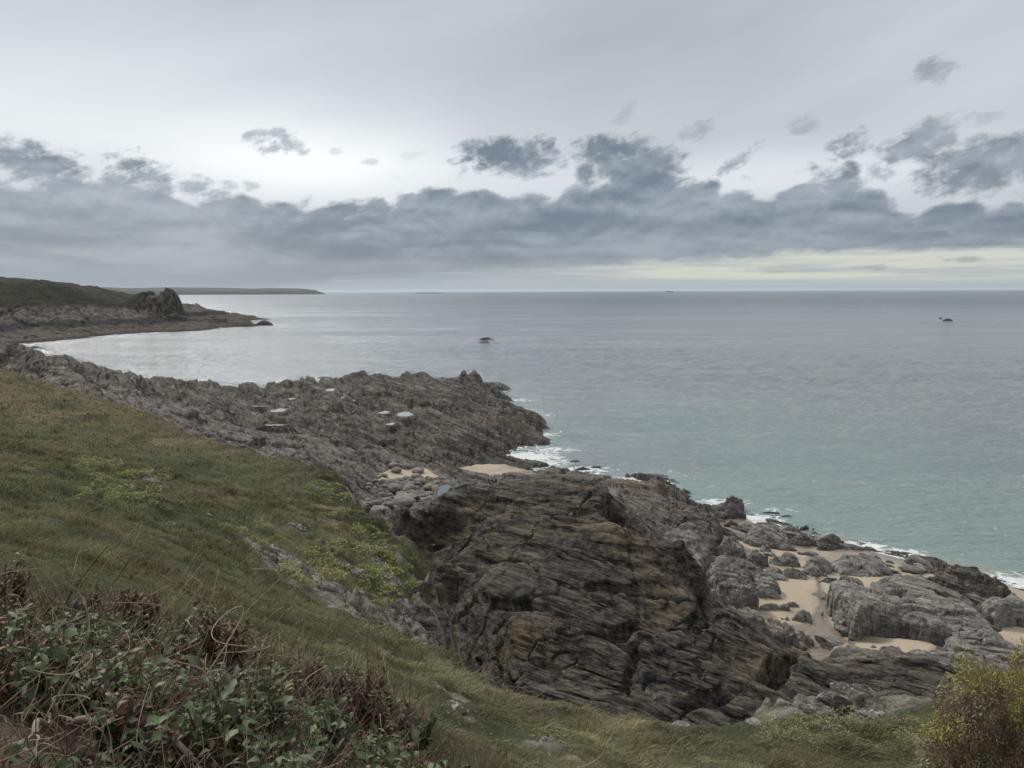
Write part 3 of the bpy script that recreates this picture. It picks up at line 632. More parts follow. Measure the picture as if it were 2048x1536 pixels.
    tag(link('sea_bed', mesh_np('sea_bed', g, [[0, 1, 2, 3]]), M_sand), kind='structure')
build_shore()

def build_sea():
    nx, ny = 900, 700
    ux = np.linspace(-1.15, 1.15, nx); yy = np.concatenate([1 / np.linspace(1 / 40.0, 1 / 1500.0, ny), [2000, 3500, 6000, 12000, 30000, 90000]])
    ny = len(yy); UX, YY = np.meshgrid(ux, yy); Xs = UX * YY
    z = 0.06 * fbm(Xs / 5, YY / 2.2, 3, 17) * np.clip(YY / 40, 0, 3) * (YY < 400) + 0.05 * fbm(Xs / 1.6, YY / 0.7, 3, 18) * (YY < 200)
    zb = shore_tps(Xs[::2, ::2], YY[::2, ::2]); zb = np.repeat(np.repeat(zb, 2, 0)[:ny], 2, 1)[:, :nx]
    lp = np.vstack([wl_w[:, :2], [(-400, 100), (-200, -50), (120, -50)]])
    dl = -polydist(Xs, YY, lp)
    dl = np.where(dl > 0, dl, 0)
    # shallow water turns pale green over sand: the right-hand bay above all
    right = sst(Xs / YY + 0.15 * fbm(Xs / 60, YY / 30, 3, 4), -0.10, 0.42)
    shallow = (np.exp(-dl / 60.0) * 0.78 + 0.25 * np.exp(-dl / 7)) * (0.08 + 0.92 * right) + 0.12 * np.exp(-dl / 3)
    shallow = np.where(dl < 2.5 + 1.5 * fbm(Xs / 3, YY / 3, 2, 2), np.maximum(shallow, 1 - dl / 6), shallow)
    dark = sst(fbm(Xs / 14, YY / 10, 3, 44), 0.10, 0.35) * np.exp(-dl / 30) * (dl > 4)
    shallow = np.clip(shallow * (1 - 0.55 * dark), 0, 1)
    foam = np.exp(-dl / 1.1) * (0.75 + 0.4 * sst(fbm(Xs / 12, YY / 12, 2, 3), 0, .3))
    line = np.abs(dl - 4.5 - 2.0 * fbm(Xs / 8, YY / 8, 3, 6)); foam = np.maximum(foam, 0.75 * np.exp(-line / 0.5) * sst(fbm(Xs / 9, YY / 9, 2, 12), -0.1, 0.3) * (dl < 12))
    for (px, py, r, k) in [(1030, 915, 7, 1.2), (1060, 925, 6, 1.1), (1100, 900, 6, .8), (1720, 1092, 2.2, 1.5), (1790, 1108, 2.6, 1.5), (1500, 1040, 4, 1.2), (1040, 800, 6, .8), (650, 772, 9, 1.0), (470, 785, 7, 1.0), (1170, 940, 5, 0.9), (1440, 1005, 4, .9), (2030, 1168, 5, 1.0), (1080, 830, 5, .7), (2000, 640, 8, .8), (1890, 640, 10, 1.0), (1560, 1020, 3, .7), (1070, 870, 5, .9)]:
        p = atz(px, py, 0.0); r = r * 0.75; k = k * 0.95; foam = np.maximum(foam, k * np.exp(-((Xs - p[0]) ** 2 / (1.8 * r) ** 2 + (YY - p[1]) ** 2 / r ** 2)))
    V = np.stack([Xs, YY, z], -1).reshape(-1, 3); Fs = gridfaces(ny, nx)
    kf = (zb.ravel()[Fs].min(1) < 2.0) | (YY.ravel()[Fs].min(1) > 150)
    V2, F2, at = compact(V, Fs[kf], {'shallow': shallow.ravel(), 'foam': np.clip(foam, 0, 1.5).ravel()})
    tag(link('sea', mesh_np('sea', V2, F2, attrs=at), M_sea), kind='structure')
build_sea()

# ------------------------------------------------------------------ grassy hillside
STRAW = np.array([0.205, 0.158, 0.090]); GREEN = np.array([0.074, 0.080, 0.036]); DEEP = np.array([0.034, 0.040, 0.020]); BROWN = np.array([0.088, 0.064, 0.042]); LUSH = np.array([0.070, 0.100, 0.034])
def grass_col(x, y, z=None):
    n1 = fbm(x / 7 + 3, y / 12, 4, 51); n2 = fbm(x / 2.2, y / 3.0, 4, 52); n3 = fbm(x / 3.5, y / 5, 3, 53)
    c = GREEN + (STRAW - GREEN) * (0.55 * sst(n1 + 0.5 * n2, 0.0, 0.6))[..., None]
    d = np.hypot(x, y)
    far = sst(d, 42, 80)
    c = c + (STRAW * np.array([.80, .72, .66]) - c) * (0.5 * far * sst(n2, -0.6, 0.2))[..., None]
    c = c + (DEEP - c) * (0.7 * sst(n3, 0.08, 0.42))[..., None]
    c = c + (BROWN - c) * (0.55 * sst(fbm(x / 4 + 40, y / 4, 4, 54), 0.12, 0.4))[..., None]
    right = sst(x, 6, 11)
    c = c + (LUSH - c) * (0.45 * right * sst(n1, -0.2, 0.3))[..., None]
    g = c.mean(-1, keepdims=True); return (c * 0.84 + g * 0.16) * 1.36
def rock_mask(x, y):
    """bare rock breaking through the turf (the ledges below the near slope)"""
    m = np.zeros(np.shape(x))
    for (px, py, dep, rx, ry, k) in [(560, 1120, 26.5, 2.6, 2.2, .9), (640, 1170, 25.5, 2.6, 2.2, 1.0), (740, 1215, 25.5, 2.6, 3.0, 1.0), (810, 1240, 27.5, 2.2, 3.0, 1.1), (690, 1090, 31, 2.5, 2.0, .55), (780, 1130, 31.5, 2.0, 3.0, .7), (845, 1240, 28.5, 1.3, 3.5, 1.2),
                                 (1680, 1405, 15, 2.6, 1.3, 1.1), (1780, 1385, 15.6, 2.2, 1.4, 1.0), (1560, 1440, 14.4, 1.0, 0.8, .9), (905, 1420, 12.2, .7, .7, .95), (1090, 1505, 10.3, .5, .4, .75), (1150, 1530, 9.9, .35, .4, .7), (300, 960, 36, 1.0, .8, .8)]:
        p = atd(px, py, float(dep)); m = np.maximum(m, k * np.exp(-(((x - p[0]) / rx) ** 2 + ((y - p[1]) / ry) ** 2)))
    a = math.radians(-52); u = x * math.cos(a) + y * math.sin(a); v = -x * math.sin(a) + y * math.cos(a)
    brk = fbm(u / 2.6, v / 0.75, 4, 90); brk = np.where(x > 4, 0.5 * brk, brk)
    return np.clip(m * (0.95 + 1.5 * brk) - 0.08 + 0.2 * fbm(x / .6, y / .6, 2, 92) * (m > .1), 0, 1)
def build_hill():
    nx, ny = 760, 760
    ux = np.linspace(-1.0, 0.95, nx); ya = 5.0 * np.exp(np.linspace(0, math.log(150 / 5.0), ny)) - 4.0 - 3.2
    UX, YY = np.meshgrid(ux, ya); Xs = UX * (YY + 7.0) * 1.1
    z, d = hill_z(Xs, YY)
    rm = rock_mask(Xs, YY); rm = np.maximum(rm, sst(-d, np.interp(YY, [24, 34], [-0.1, 1.0]), np.interp(YY, [24, 34], [0.8, 2.4])))
    rel = beds(Xs, YY, -46, 0.95, 0.6, 30); z = z + np.clip(rm * 1.2 - 0.25, 0, 1) * (rel + 0.15) * np.clip((np.hypot(Xs, YY) - 6) / 18, 0.08, 1)
    col = grass_col(Xs, YY) * 0.8
    soil = polydist(Xs, YY, atz(np.array([-150., 0., 110., 190., 170., 60., -150.]), np.array([1430., 1440., 1445., 1480., 1560., 1620., 1600.]), 24.2)[:, :2])
    col = np.where((soil > -0.05)[..., None], np.array([0.12, 0.09, 0.072]), col)
    V = np.stack([Xs, YY, z], -1).reshape(-1, 3); Fs = gridfaces(ny, nx)
    kf = (d.ravel()[Fs].max(1) > -9.0) & (z.ravel()[Fs].max(1) > 0.2)
    V2, F2, at = compact(V, Fs[kf], {'rock': rm.ravel(), 'c': col.reshape(-1, 3)})
    c = at.pop('c')
    tag(link('hillside', mesh_np('hillside', V2, F2, attrs=at, cols={'Col': c}), M_turf), kind='structure')
build_hill()

# ------------------------------------------------------------------ headland and far coast
HD = [(-300, 700, 340), (-150, 698, 345), (0, 694, 350), (19, 690, 356), (113, 680, 0), (206, 669.5, 0), (290, 664, 0), (387, 661, 0), (451, 654, 0), (480, 650, 0), (505, 649, 0)]
def build_headland():
    P = []
    for px, py, _ in HD: P.append(atz(px, py, 0.2))
    for px, py, dp in [(0, 565, 500), (80, 566, 520), (129, 572, 530), (177, 583.5, 545), (225, 597, 550), (258, 603, 548), (280, 598, 550), (-150, 562, 500), (-400, 560, 480),
                       (0, 600, 475), (100, 605, 500), (180, 612, 520), (240, 622, 525), (300, 618, 535), (0, 640, 452), (80, 637, 468), (193, 630, 500), (250, 633, 512), (300, 632, 525), (351, 630, 540), (0, 660, 415), (113, 656, 445), (206, 650, 475), (300, 648, 500),
                       (370, 637, 548), (438, 640, 552), (-200, 640, 430), (-200, 600, 460), (400, 648, 535), (460, 645, 555), (485, 644, 560), (440, 647, 548), (410, 643, 546)]:
        P.append(atd(px, py, float(dp)))
    P += [(p[0], p[1] + dy, z) for p, dy, z in [(atd(0, 565, 500.), 120, 30), (atd(129, 572, 530.), 90, 20), (atd(225, 597, 550.), 50, 6), (atd(300, 600, 550.), 40, -4), (atd(370, 637, 550.), 30, -3), (atd(440, 640, 552.), 25, -3), (atd(505, 648, 565.), 18, -3), (atd(-300, 560, 500.), 150, 34)]]
    P += [tuple(atz(540, 646, 0.0)[:2]) + (-5,), tuple(atz(560, 656, 0.0)[:2]) + (-6,), tuple(atz(450, 668, 0.0)[:2]) + (-5,), tuple(atz(290, 680, 0.0)[:2]) + (-5,), tuple(atz(150, 692, 0.0)[:2]) + (-5,)]
    tp = TPS(P, c=4.0)
    nx, ny = 700, 330
    ux = np.linspace(-0.95, -0.28, nx); yy = 1 / np.linspace(1 / 335.0, 1 / 700.0, ny)
    UX, YY = np.meshgrid(ux, yy); Xs = UX * YY; z0 = tp(Xs, YY)
    z = z0 + np.clip((z0 + 2) / 4, 0, 1) * (beds(Xs, YY, -52, 1.3, 3.6, 60, 0.9, False) + 1.6 * ridged(Xs / 26, YY / 40, 4, 61)) * np.interp(z0, [0, 8, 14, 20], [0.9, 1.3, 1.8, 0.6])
    gx, gy = atd(330, 600, 545.)[:2]
    for (px, w, hh) in [(328, 10, 7), (342, 6, 8), (308, 8, 3.5), (288, 7, 3), (347, 4, 6), (268, 7, 2.0)]:
        p = atd(px, 600, 548.); q = np.hypot((Xs - p[0]) / w, (YY - p[1]) / 14); z = z + hh * np.clip(1.2 - q, 0, 1) ** 0.3 * (0.85 + 0.3 * fbm(Xs / 5, YY / 5, 3, 6)) * (q < 1.2)
    for (px, w, hh) in [(445, 9, 3.2), (470, 5, 2.5), (432, 4, 3), (452, 12, 3.0), (476, 12, 3.0), (495, 8, 2.4)]:
        p = atz(px, 648 if w < 8 or px == 445 else 643.5, 0.); q = np.hypot((Xs - p[0]) / w, (YY - p[1]) / 9); z = z + hh * np.clip(1.2 - q, 0, 1) ** 0.5 * (q < 1.2)
    z = np.where(z0 > 0.8, np.maximum(z, 0.7 + 0.5 * fbm(Xs / 6, YY / 6, 2, 8)), z)
    heath = sst(z0 + 3 * fbm(Xs / 18, YY / 18, 4, 7), 13, 17) * (1 - sst(Xs, atd(300, 600, 548.)[0], atd(316, 600, 548.)[0]))
    V = np.stack([Xs, YY, z], -1).reshape(-1, 3); Fs = gridfaces(ny, nx); kf = z.ravel()[Fs].max(1) > -1.5
    V2, F2, at = compact(V, Fs[kf], {'heath': heath.ravel()})
    m, T = newmat('headland'); pos = T.n('ShaderNodeNewGeometry').outputs['Position']; sp = T.n('ShaderNodeSeparateXYZ'); T.link(pos, sp.inputs[0])
    st = T.noise(T.mapping(pos, rot=(0, 0, math.radians(50)), sc=(0.3, 1, 1.2)), 0.35, 8, 0.68); n = T.noise(pos, 0.08, 6, 0.65)
    low = T.mix(T.mr(st, .35, .65), (0.025, 0.021, 0.018), (0.125, 0.106, 0.088))
    cliff = T.mix(T.mr(T.noise(T.mapping(pos, rot=(0, 0.5, 0), sc=(1, 1, 0.5)), 0.45, 8, .7), .42, .62), (0.028, 0.027, 0.026), (0.155, 0.138, 0.112))
    band = T.mix(T.mr(T.m('ADD', sp.outputs[2], T.m('MULTIPLY', n, 6)), 10.4, 12.2, 0, 1, True), (0.022, 0.021, 0.022), cliff)
    c = T.mix(T.mr(T.m('ADD', sp.outputs[2], T.m('MULTIPLY', n, 5)), 7.0, 8.4, 0, 1, True), low, band)
    c = T.mix(T.mr(sp.outputs[2], 0.4, 1.4, 0.8, 0), c, (0.02, 0.019, 0.018))
    hc = T.mix(T.mr(T.noise(pos, 0.12, 7, .7), .35, .65), (0.014, 0.015, 0.009), (0.042, 0.040, 0.024))
    c = T.mix(T.n('ShaderNodeAttribute', attribute_name='heath').outputs['Fac'], c, hc)
    finish(T, c, 0.95, bump(T, T.m('ADD', st, T.noise(pos, 0.5, 6, .7)), 0.9, 1.2), 0.1)
    tag(link('headland', mesh_np('headland', V2, F2, attrs=at), m), kind='structure')
build_headland()

def far_land(name, prof, depth, thick, mat, rough=3.0, seed=0):
    """prof: (px, top py); a real hill body lying on the water"""
    px = np.linspace(prof[0][0], prof[-1][0], 700); py = np.interp(px, [p[0] for p in prof], [p[1] for p in prof])
    T0 = atd(px, py, float(depth)); n = 26; t = np.linspace(-1, 1, n)
    top = np.maximum(T0[:, 2], 0)[None, :]
    prof_t = np.clip(1 - np.abs(t) ** 2.2, 0, 1)[:, None] ** 0.5
    Yv = depth + t[:, None] * thick * (0.3 + 0.7 * np.clip(top / top.max(), 0, 1)); Xv = T0[:, 0][None, :] * (Yv / depth)
    Zv = top * prof_t - 1.0 + rough * fbm(Xv / (depth * .02), Yv / (depth * .02), 4, seed) * (top > 3) * prof_t + rough * 1.1 * np.maximum(0, fbm(Xv / (depth * .003), Yv / (depth * .004), 3, seed + 4)) * (top > 8) * prof_t
    return tag(link(name, mesh_np(name, np.stack([Xv, Yv, Zv], -1).reshape(-1, 3), gridfaces(n, len(px))), mat), kind='structure')
M_coast = flat_mat('coast_mid', (0.03, 0.031, 0.022), (0.075, 0.066, 0.05), 0.03, 0.95, 0.6, 4)
M_coast2 = flat_mat('coast_far', (0.022, 0.026, 0.020), (0.06, 0.062, 0.045), 0.008, 0.95, 0.6, 8)
far_land('coast', [(60, 575), (130, 572), (170, 574), (200, 576), (240, 580), (262, 586), (285, 592), (312, 597)], 2800, 260, M_coast, 3, 3)
far_land('far_coast', [(60, 574), (160, 573), (260, 576), (330, 575), (420, 575.5), (500, 577), (560, 576.5), (600, 577), (630, 580.5), (645, 585), (652, 588)], 8000, 700, M_coast2, 6, 5)
far_land('low_island', [(820, 587), (835, 585.4), (860, 584.8), (880, 585.6), (905, 587)], 9500, 200, M_coast2, 0.4, 6)
# ------------------------------------------------------------------ single rocks
def hit(px, py, lo=1.6, hi=140.0):
    """where the sight line through a photo pixel meets the hillside"""
    dd = np.exp(np.linspace(math.log(lo), math.log(hi), 900)); P = atd(np.full(900, float(px)), np.full(900, float(py)), dd)
    z, _ = hill_z(P[:, 0], P[:, 1]); k = np.argmax(P[:, 2] < z)
    return P[k] if (P[:, 2] < z).any() else P[-1]
def slab(name, label, cat, poly, h, mat, zb=None, w=0.8, ang=-40, amp=0.35, sc=0.45, group=None, seed=0, edge=0.35, tilt=(0, 0), p=0.5, smooth_amp=0.0, res=0.8, hw=0.9):
    poly = np.array(poly, float); y0, y1 = poly[:, 1].min(), poly[:, 1].max()
    t = (y1 - poly[:, 1]) / max(1, y1 - y0)
    c = poly.mean(0)
    if group is None and 1350 < c[0] and c[1] > 1010: poly = c + (poly - c) * 1.10
    if zb is None:
        zb = 0.8
        for _ in range(3): q = atz(c[0], c[1], zb); zb = max(-0.3, float(shore_tps(q[0], q[1])) - 0.1)
    PW = atz(poly[:, 0], poly[:, 1], zb + t ** 0.7 * h * hw)[:, :2]
    cx, cy = PW.mean(0)
    u = PW[:, 0] / PW[:, 1]; m = 1.2
    y_lo = PW[:, 1].min() - m; y_hi = PW[:, 1].max() + m
    u0 = u.min() - m / cy; u1 = u.max() + m / cy
    nx = int(np.clip((u1 - u0) * 725 / res, 24, 420)); ny = int(np.clip(725 * (H - zb) * (1 / y_lo - 1 / y_hi) / res * 1.6 + 12, 24, 420))
    UX, YY = np.meshgrid(np.linspace(u0, u1, nx), 1 / np.linspace(1 / y_lo, 1 / y_hi, ny)); Xs = UX * YY
    d = polydist(Xs, YY, PW) + edge * fbm(Xs / 1.1, YY / 1.1, 3, seed + 3) + 0.5 * edge * fbm(Xs / 0.35, YY / 0.35, 2, seed + 9)
    w = w * 2.1; p = 0.36 if 'ledge' in name or 'over' in name else p; prof = np.clip(d / w, 0, 1); prof = (1 - (1 - prof) ** 2) ** p
    rs = np.random.default_rng(seed); tilt = (tilt[0] + rs.uniform(-.35, .35), tilt[1] + rs.uniform(-.1, .35)); ext = max(PW[:, 0].max() - PW[:, 0].min(), PW[:, 1].max() - PW[:, 1].min())
    top = h * (1 + tilt[0] * (Xs - cx) / ext + tilt[1] * (YY - cy) / ext)
    k = np.clip(d / w * 1.5, 0, 1)
    z = zb + top * prof + beds(Xs, YY, ang + 14 * math.sin(seed * 2.3), amp * 1.6, sc * 1.15, seed) * k + smooth_amp * fbm(Xs / 1.6, YY / 1.6, 3, seed + 50) * k
    z = np.where(d < 0, zb + 3.0 * d, z); z = np.maximum(z, zb - 1.6)
    jx = 0.22 * edge / 0.35 * fbm(z * 2.2 + Xs * 0.4, YY * 0.5, 3, seed + 71); jy = 0.22 * edge / 0.35 * fbm(z * 2.6 + 9, Xs * 0.5 + YY * 0.2, 3, seed + 72)
    V = np.stack([Xs + jx - cx, YY + jy - cy, z - zb], -1).reshape(-1, 3); Fs = gridfaces(ny, nx)
    kf = (d.ravel()[Fs].max(1) > -0.5)
    V2, F2, _ = compact(V, Fs[kf], {})
    o = link(name, mesh_np(name, V2, F2), mat); o.location = (cx, cy, zb)
    return tag(o, label, cat, group)
def zc(*pts): return [(1350 + x / 2.934, 950 + y / 2.934) for x, y in pts]     # points read off an enlarged crop of the beach
B = M_beachrock
slab('rock_ledge', 'broad grey slab of striped rock sloping down to the right edge, bounding the sand', 'rock', zc((1160, 650), (1210, 610), (1300, 590), (1480, 600), (1620, 680), (1740, 720), (1800, 820), (1900, 940), (2000, 1040), (2120, 1120), (2140, 1230), (1900, 1190), (1800, 1120), (1700, 1070), (1600, 1010), (1560, 900), (1420, 810), (1270, 745), (1180, 700)), 1.7, B, w=1.4, amp=0.42, sc=0.6, seed=1, tilt=(.2, -.1))
slab('overhanging_rock', 'massive undercut rock with a black hollow at its foot, beside the sand channel', 'rock', zc((925, 620), (1000, 600), (1100, 640), (1180, 700), (1270, 745), (1420, 810), (1560, 900), (1600, 1010), (1500, 965), (1430, 960), (1300, 885), (1160, 875), (1100, 930), (1045, 915), (1035, 820), (985, 735), (930, 680)), 2.3, B, w=0.55, amp=0.36, sc=0.6, seed=2)
slab('rock_ledge', 'rugged dark knobbly rock at the tide edge above the broad striped slab', 'rock', zc((1480, 600), (1560, 585), (1700, 575), (1780, 575), (1810, 605), (1880, 595), (1930, 645), (1960, 690), (1830, 740), (1740, 710), (1620, 670)), 1.5, M_shore, w=0.7, amp=0.45, sc=0.45, seed=3)
slab('sea_rock', 'flat dark rock awash in the foam at the lower right', 'rock', zc((1370, 510), (1400, 485), (1480, 478), (1530, 490), (1555, 520), (1450, 532)), .7, M_shore, w=0.5, amp=0.25, seed=4, zb=0.0)
slab('sea_rock', 'low pointed wet rock just below the flat one, right of the foam', 'rock', zc((1450, 560), (1560, 535), (1640, 530), (1665, 565), (1620, 600), (1560, 610), (1480, 600)), .9, M_shore, w=0.6, amp=0.3, seed=5, zb=0.1)
slab('boulder', 'bulging pitted rock overhanging the sand at the right edge', 'rock', zc((1795, 770), (1840, 710), (1980, 700), (2070, 760), (2140, 830), (2100, 880), (2010, 855), (1950, 925), (1880, 915), (1810, 840)), 1.9, B, w=0.6, amp=0.30, sc=0.5, seed=6)
slab('boulder', 'small boulder on the sand at the far right edge', 'rock', zc((2010, 1010), (2040, 985), (2120, 990), (2120, 1060), (2050, 1070)), .8, M_boulder, w=0.5, amp=0.15, seed=7)
slab('rock_ledge', 'dark rounded rock hump at the head of the beach, left of the two-part rock', 'rock', zc((425, 375), (445, 300), (530, 282), (600, 292), (660, 350), (668, 410), (630, 450), (540, 432), (450, 405)), 1.6, B, w=0.9, amp=0.35, sc=0.4, seed=8)
slab('boulder', 'squarish block leaning on the dark rounded hump', 'rock', zc((495, 405), (545, 405), (572, 440), (565, 470), (520, 450)), .9, B, w=0.4, amp=0.15, seed=9)
slab('rock_ledge', 'long broken rock ridge running from the shore break to the sand, seaward half', 'rock', zc((630, 300), (690, 292), (740, 335), (800, 360), (825, 430), (760, 437), (690, 415), (690, 370), (645, 345)), 1.1, M_shore, w=0.6, amp=0.35, sc=0.4, seed=10)
slab('boulder', 'small dark block topping the broken ridge at the waterline', 'rock', zc((742, 300), (770, 288), (815, 296), (815, 315), (760, 318)), .6, M_shore, w=0.4, amp=0.15, seed=11, zb=0.1)
slab('rock_ledge', 'flat wet rock with a water-filled gap beside the breaking wave', 'rock', zc((820, 378), (900, 357), (960, 365), (1005, 402), (950, 432), (900, 462), (832, 457), (850, 410)), .9, M_shore, w=0.6, amp=0.35, sc=0.4, seed=12)
slab('boulder', 'dark wedge rock in the middle of the beach, left of the cracked block', 'rock', zc((412, 480), (440, 440), (485, 432), (525, 475), (562, 520), (500, 556), (440, 530)), 1.5, M_shore, w=0.5, amp=0.3, sc=0.4, seed=13)
slab('boulder', 'cracked rock block standing at the top of the open sand', 'rock', zc((555, 485), (620, 468), (690, 465), (725, 500), (718, 542), (660, 545), (600, 545)), 1.1, B, w=0.5, amp=0.3, sc=0.4, seed=14)
slab('boulder', 'smooth flat-topped rock with a sharp corner pointing at the footprints', 'rock', zc((625, 545), (680, 532), (760, 560), (768, 612), (690, 617), (635, 605)), 1.0, B, w=0.5, amp=0.15, sc=0.6, seed=15)
slab('boulder', 'rounded grey rock left of the flat-topped one', 'rock', zc((510, 535), (570, 527), (628, 545), (632, 600), (570, 605), (510, 575)), .9, B, w=0.5, amp=0.15, sc=0.6, seed=16)
slab('boulder', 'leaning grey rock wedge with a long tail on the left side of the sand', 'rock', zc((450, 600), (470, 570), (530, 580), (590, 610), (608, 655), (585, 690), (520, 705), (470, 690)), 1.1, B, w=0.5, amp=0.22, sc=0.6, seed=17)
slab('rock_ledge', 'pale stepped rock right of the footprints, nearest the pool', 'rock', zc((765, 510), (810, 482), (870, 497), (935, 535), (905, 560), (850, 560), (880, 600), (800, 605), (770, 570)), 1.0, B, w=0.5, amp=0.25, sc=0.4, seed=18)
slab('rock_ledge', 'wide flat striped rock table between the pool and the breaking waves', 'rock', zc((925, 500), (1000, 475), (1130, 468), (1205, 490), (1265, 578), (1180, 605), (1060, 607), (980, 580), (935, 545)), .9, B, w=0.7, amp=0.28, sc=0.45, seed=19)
slab('boulder', 'low oval boulder joining the sand to the undercut rock', 'rock', zc((845, 615), (880, 592), (960, 600), (965, 635), (900, 645)), .6, B, w=0.5, amp=0.12, seed=20)
slab('boulder', 'dark rounded boulder lying at the left edge of the open sand', 'rock', zc((498, 765), (520, 735), (590, 728), (655, 752), (650, 780), (560, 795)), .8, M_boulder, w=0.6, amp=0.08, seed=21, smooth_amp=.2)
slab('boulder', 'small smooth stone beside the dark rounded boulder on the sand', 'rock', zc((655, 740), (690, 728), (728, 755), (722, 775), (670, 770)), .55, M_boulder, w=0.45, amp=0.05, seed=22)
slab('boulder', 'split boulder with a flat tail in the middle of the sand', 'rock', zc((638, 812), (700, 800), (720, 780), (785, 780), (800, 820), (795, 858), (745, 872), (700, 828)), .95, M_boulder, w=0.5, amp=0.12, seed=23)
slab('boulder', 'thin slanting rock half buried in the upper sand', 'rock', zc((805, 670), (850, 672), (925, 720), (920, 738), (850, 712), (825, 695)), .5, M_boulder, w=0.4, amp=0.08, seed=24)
slab('boulder', 'sliver of dark rock showing through wet sand by the shore break', 'rock', zc((718, 455), (770, 448), (830, 468), (780, 474)), .3, M_shore, w=0.3, amp=0.06, seed=25)
slab('boulder', 'small flat stone in the narrow sand channel', 'rock', zc((168, 500), (200, 488), (238, 497), (230, 510), (190, 510)), .3, M_boulder, w=0.3, amp=0.04, seed=26)
slab('boulder', 'low stone at the head of the rippled wet channel', 'rock', zc((875, 785), (900, 762), (950, 770), (960, 810), (905, 812)), .8, B, w=0.4, amp=0.10, seed=27)
slab('boulder', 'tall tongue-shaped rock leaning on the undercut rock by the channel', 'rock', zc((935, 770), (985, 755), (1025, 810), (1045, 880), (1020, 918), (975, 905), (945, 850)), 1.4, B, w=0.6, amp=0.12, sc=0.6, seed=28)
slab('rock_ledge', 'knobbly dark rock spine right of the narrow sand channel, seaward end', 'rock', zc((285, 365), (345, 350), (400, 405), (410, 485), (370, 500), (300, 480), (250, 470)), 1.8, B, w=0.7, amp=0.4, sc=0.45, seed=29)
slab('rock_ledge', 'striped middle part of the rock spine right of the sand channel', 'rock', zc((215, 540), (250, 470), (370, 495), (430, 560), (455, 600), (450, 645), (400, 640), (300, 600), (215, 590)), 1.7, B, w=0.7, amp=0.4, sc=0.5, seed=30)
slab('rock_ledge', 'bulky landward end of the rock spine, overhanging the channel', 'rock', zc((185, 610), (230, 585), (330, 590), (440, 645), (475, 710), (465, 790), (400, 805), (250, 800), (170, 790), (155, 720)), 2.1, B, w=0.6, amp=0.42, sc=0.55, seed=31)
slab('rock_ledge', 'long pale grooved rock block ending in a squared corner left of the ripples', 'rock', zc((225, 810), (400, 798), (560, 830), (680, 900), (692, 1010), (600, 1010), (480, 960), (370, 900), (250, 885)), 1.9, B, w=0.5, amp=0.40, sc=0.6, seed=32)
slab('boulder', 'smooth tapering dark rock sloping into the rippled channel', 'rock', zc((560, 815), (640, 845), (740, 915), (797, 970), (750, 985), (690, 980), (680, 900), (600, 850)), 1.2, M_boulder, w=0.6, amp=0.12, sc=0.6, seed=33)
S = M_smooth
slab('smooth_rock', 'pale water-worn rock tongue right of the rippled channel', 'rock', zc((905, 1035), (935, 975), (1000, 962), (1070, 975), (1170, 1030), (1210, 1085), (1080, 1060), (960, 1045)), 1.2, S, w=0.8, amp=0.10, seed=34, smooth_amp=.2, edge=.2)
slab('smooth_rock', 'rounded pale rock with a soft crease behind the water-worn tongue', 'rock', zc((1080, 985), (1120, 955), (1190, 950), (1240, 965), (1215, 1010), (1170, 1030)), 1.3, S, w=0.8, amp=0.06, seed=35, smooth_amp=.25, edge=.2)
slab('smooth_rock', 'egg-shaped pale rock left of the dark pool', 'rock', zc((1190, 985), (1250, 955), (1320, 965), (1338, 1010), (1325, 1085), (1240, 1070), (1195, 1030)), 1.5, S, w=0.9, amp=0.06, seed=36, smooth_amp=.2, edge=.2)
slab('smooth_rock', 'pale rock lip behind the dark pool, below the broad striped slab', 'rock', zc((1345, 1000), (1420, 965), (1480, 985), (1560, 1010), (1700, 1050), (1850, 1120), (1960, 1190), (1800, 1160), (1640, 1090), (1500, 1040), (1420, 1040)), 1.7, S, w=0.7, amp=0.10, seed=37, smooth_amp=.5, edge=.2)
slab('smooth_rock', 'large smooth pale rock swell in front of the dark pool', 'rock', zc((1330, 1110), (1400, 1085), (1500, 1060), (1640, 1100), (1780, 1150), (1960, 1195), (1900, 1260), (1700, 1230), (1500, 1180), (1370, 1140)), 1.5, S, w=1.1, amp=0.08, seed=38, smooth_amp=.5, edge=.2)
slab('rock_ledge', 'grey wave-worn rock filling the lower right behind the shrub', 'rock', zc((1800, 1120), (1900, 1150), (2048, 1150), (2200, 1200), (2200, 1400), (1950, 1350), (1850, 1250)), 1.8, B, w=1.2, amp=0.25, seed=39)
slab('rock_ledge', 'dark seaweed-brown rock at the corner of the shore, left of the channel mouth', 'rock', zc((0, 265), (60, 215), (135, 197), (230, 222), (272, 330), (242, 440), (160, 472), (110, 475), (40, 400)), 1.9, M_shore, w=0.8, amp=0.5, sc=0.5, seed=40)
slab('rock_ledge', 'ragged rock cluster with white water around it, off the channel mouth', 'rock', zc((185, 190), (250, 175), (310, 140), (385, 142), (402, 185), (370, 195), (408, 240), (340, 262), (260, 250), (200, 215)), 1.2, M_shore, w=0.6, amp=0.4, sc=0.4, seed=41, zb=0.0)
slab('boulder', 'upright dark rock beside the ragged cluster at the water', 'rock', zc((138, 160), (170, 143), (218, 160), (215, 195), (160, 198)), 1.1, M_shore, w=0.5, amp=0.25, sc=0.4, seed=42, zb=0.0)
slab('boulder', 'low dark rock at the top of the channel mouth', 'rock', zc((275, 285), (320, 262), (372, 280), (350, 305), (290, 305)), .7, M_shore, w=0.4, amp=0.2, sc=0.4, seed=43, zb=0.2)
slab('boulder', 'round wet boulder alone in the channel mouth', 'rock', zc((305, 322), (335, 308), (375, 322), (360, 342), (320, 340)), .5, M_shore, w=0.4, amp=0.06, seed=44, zb=0.3)
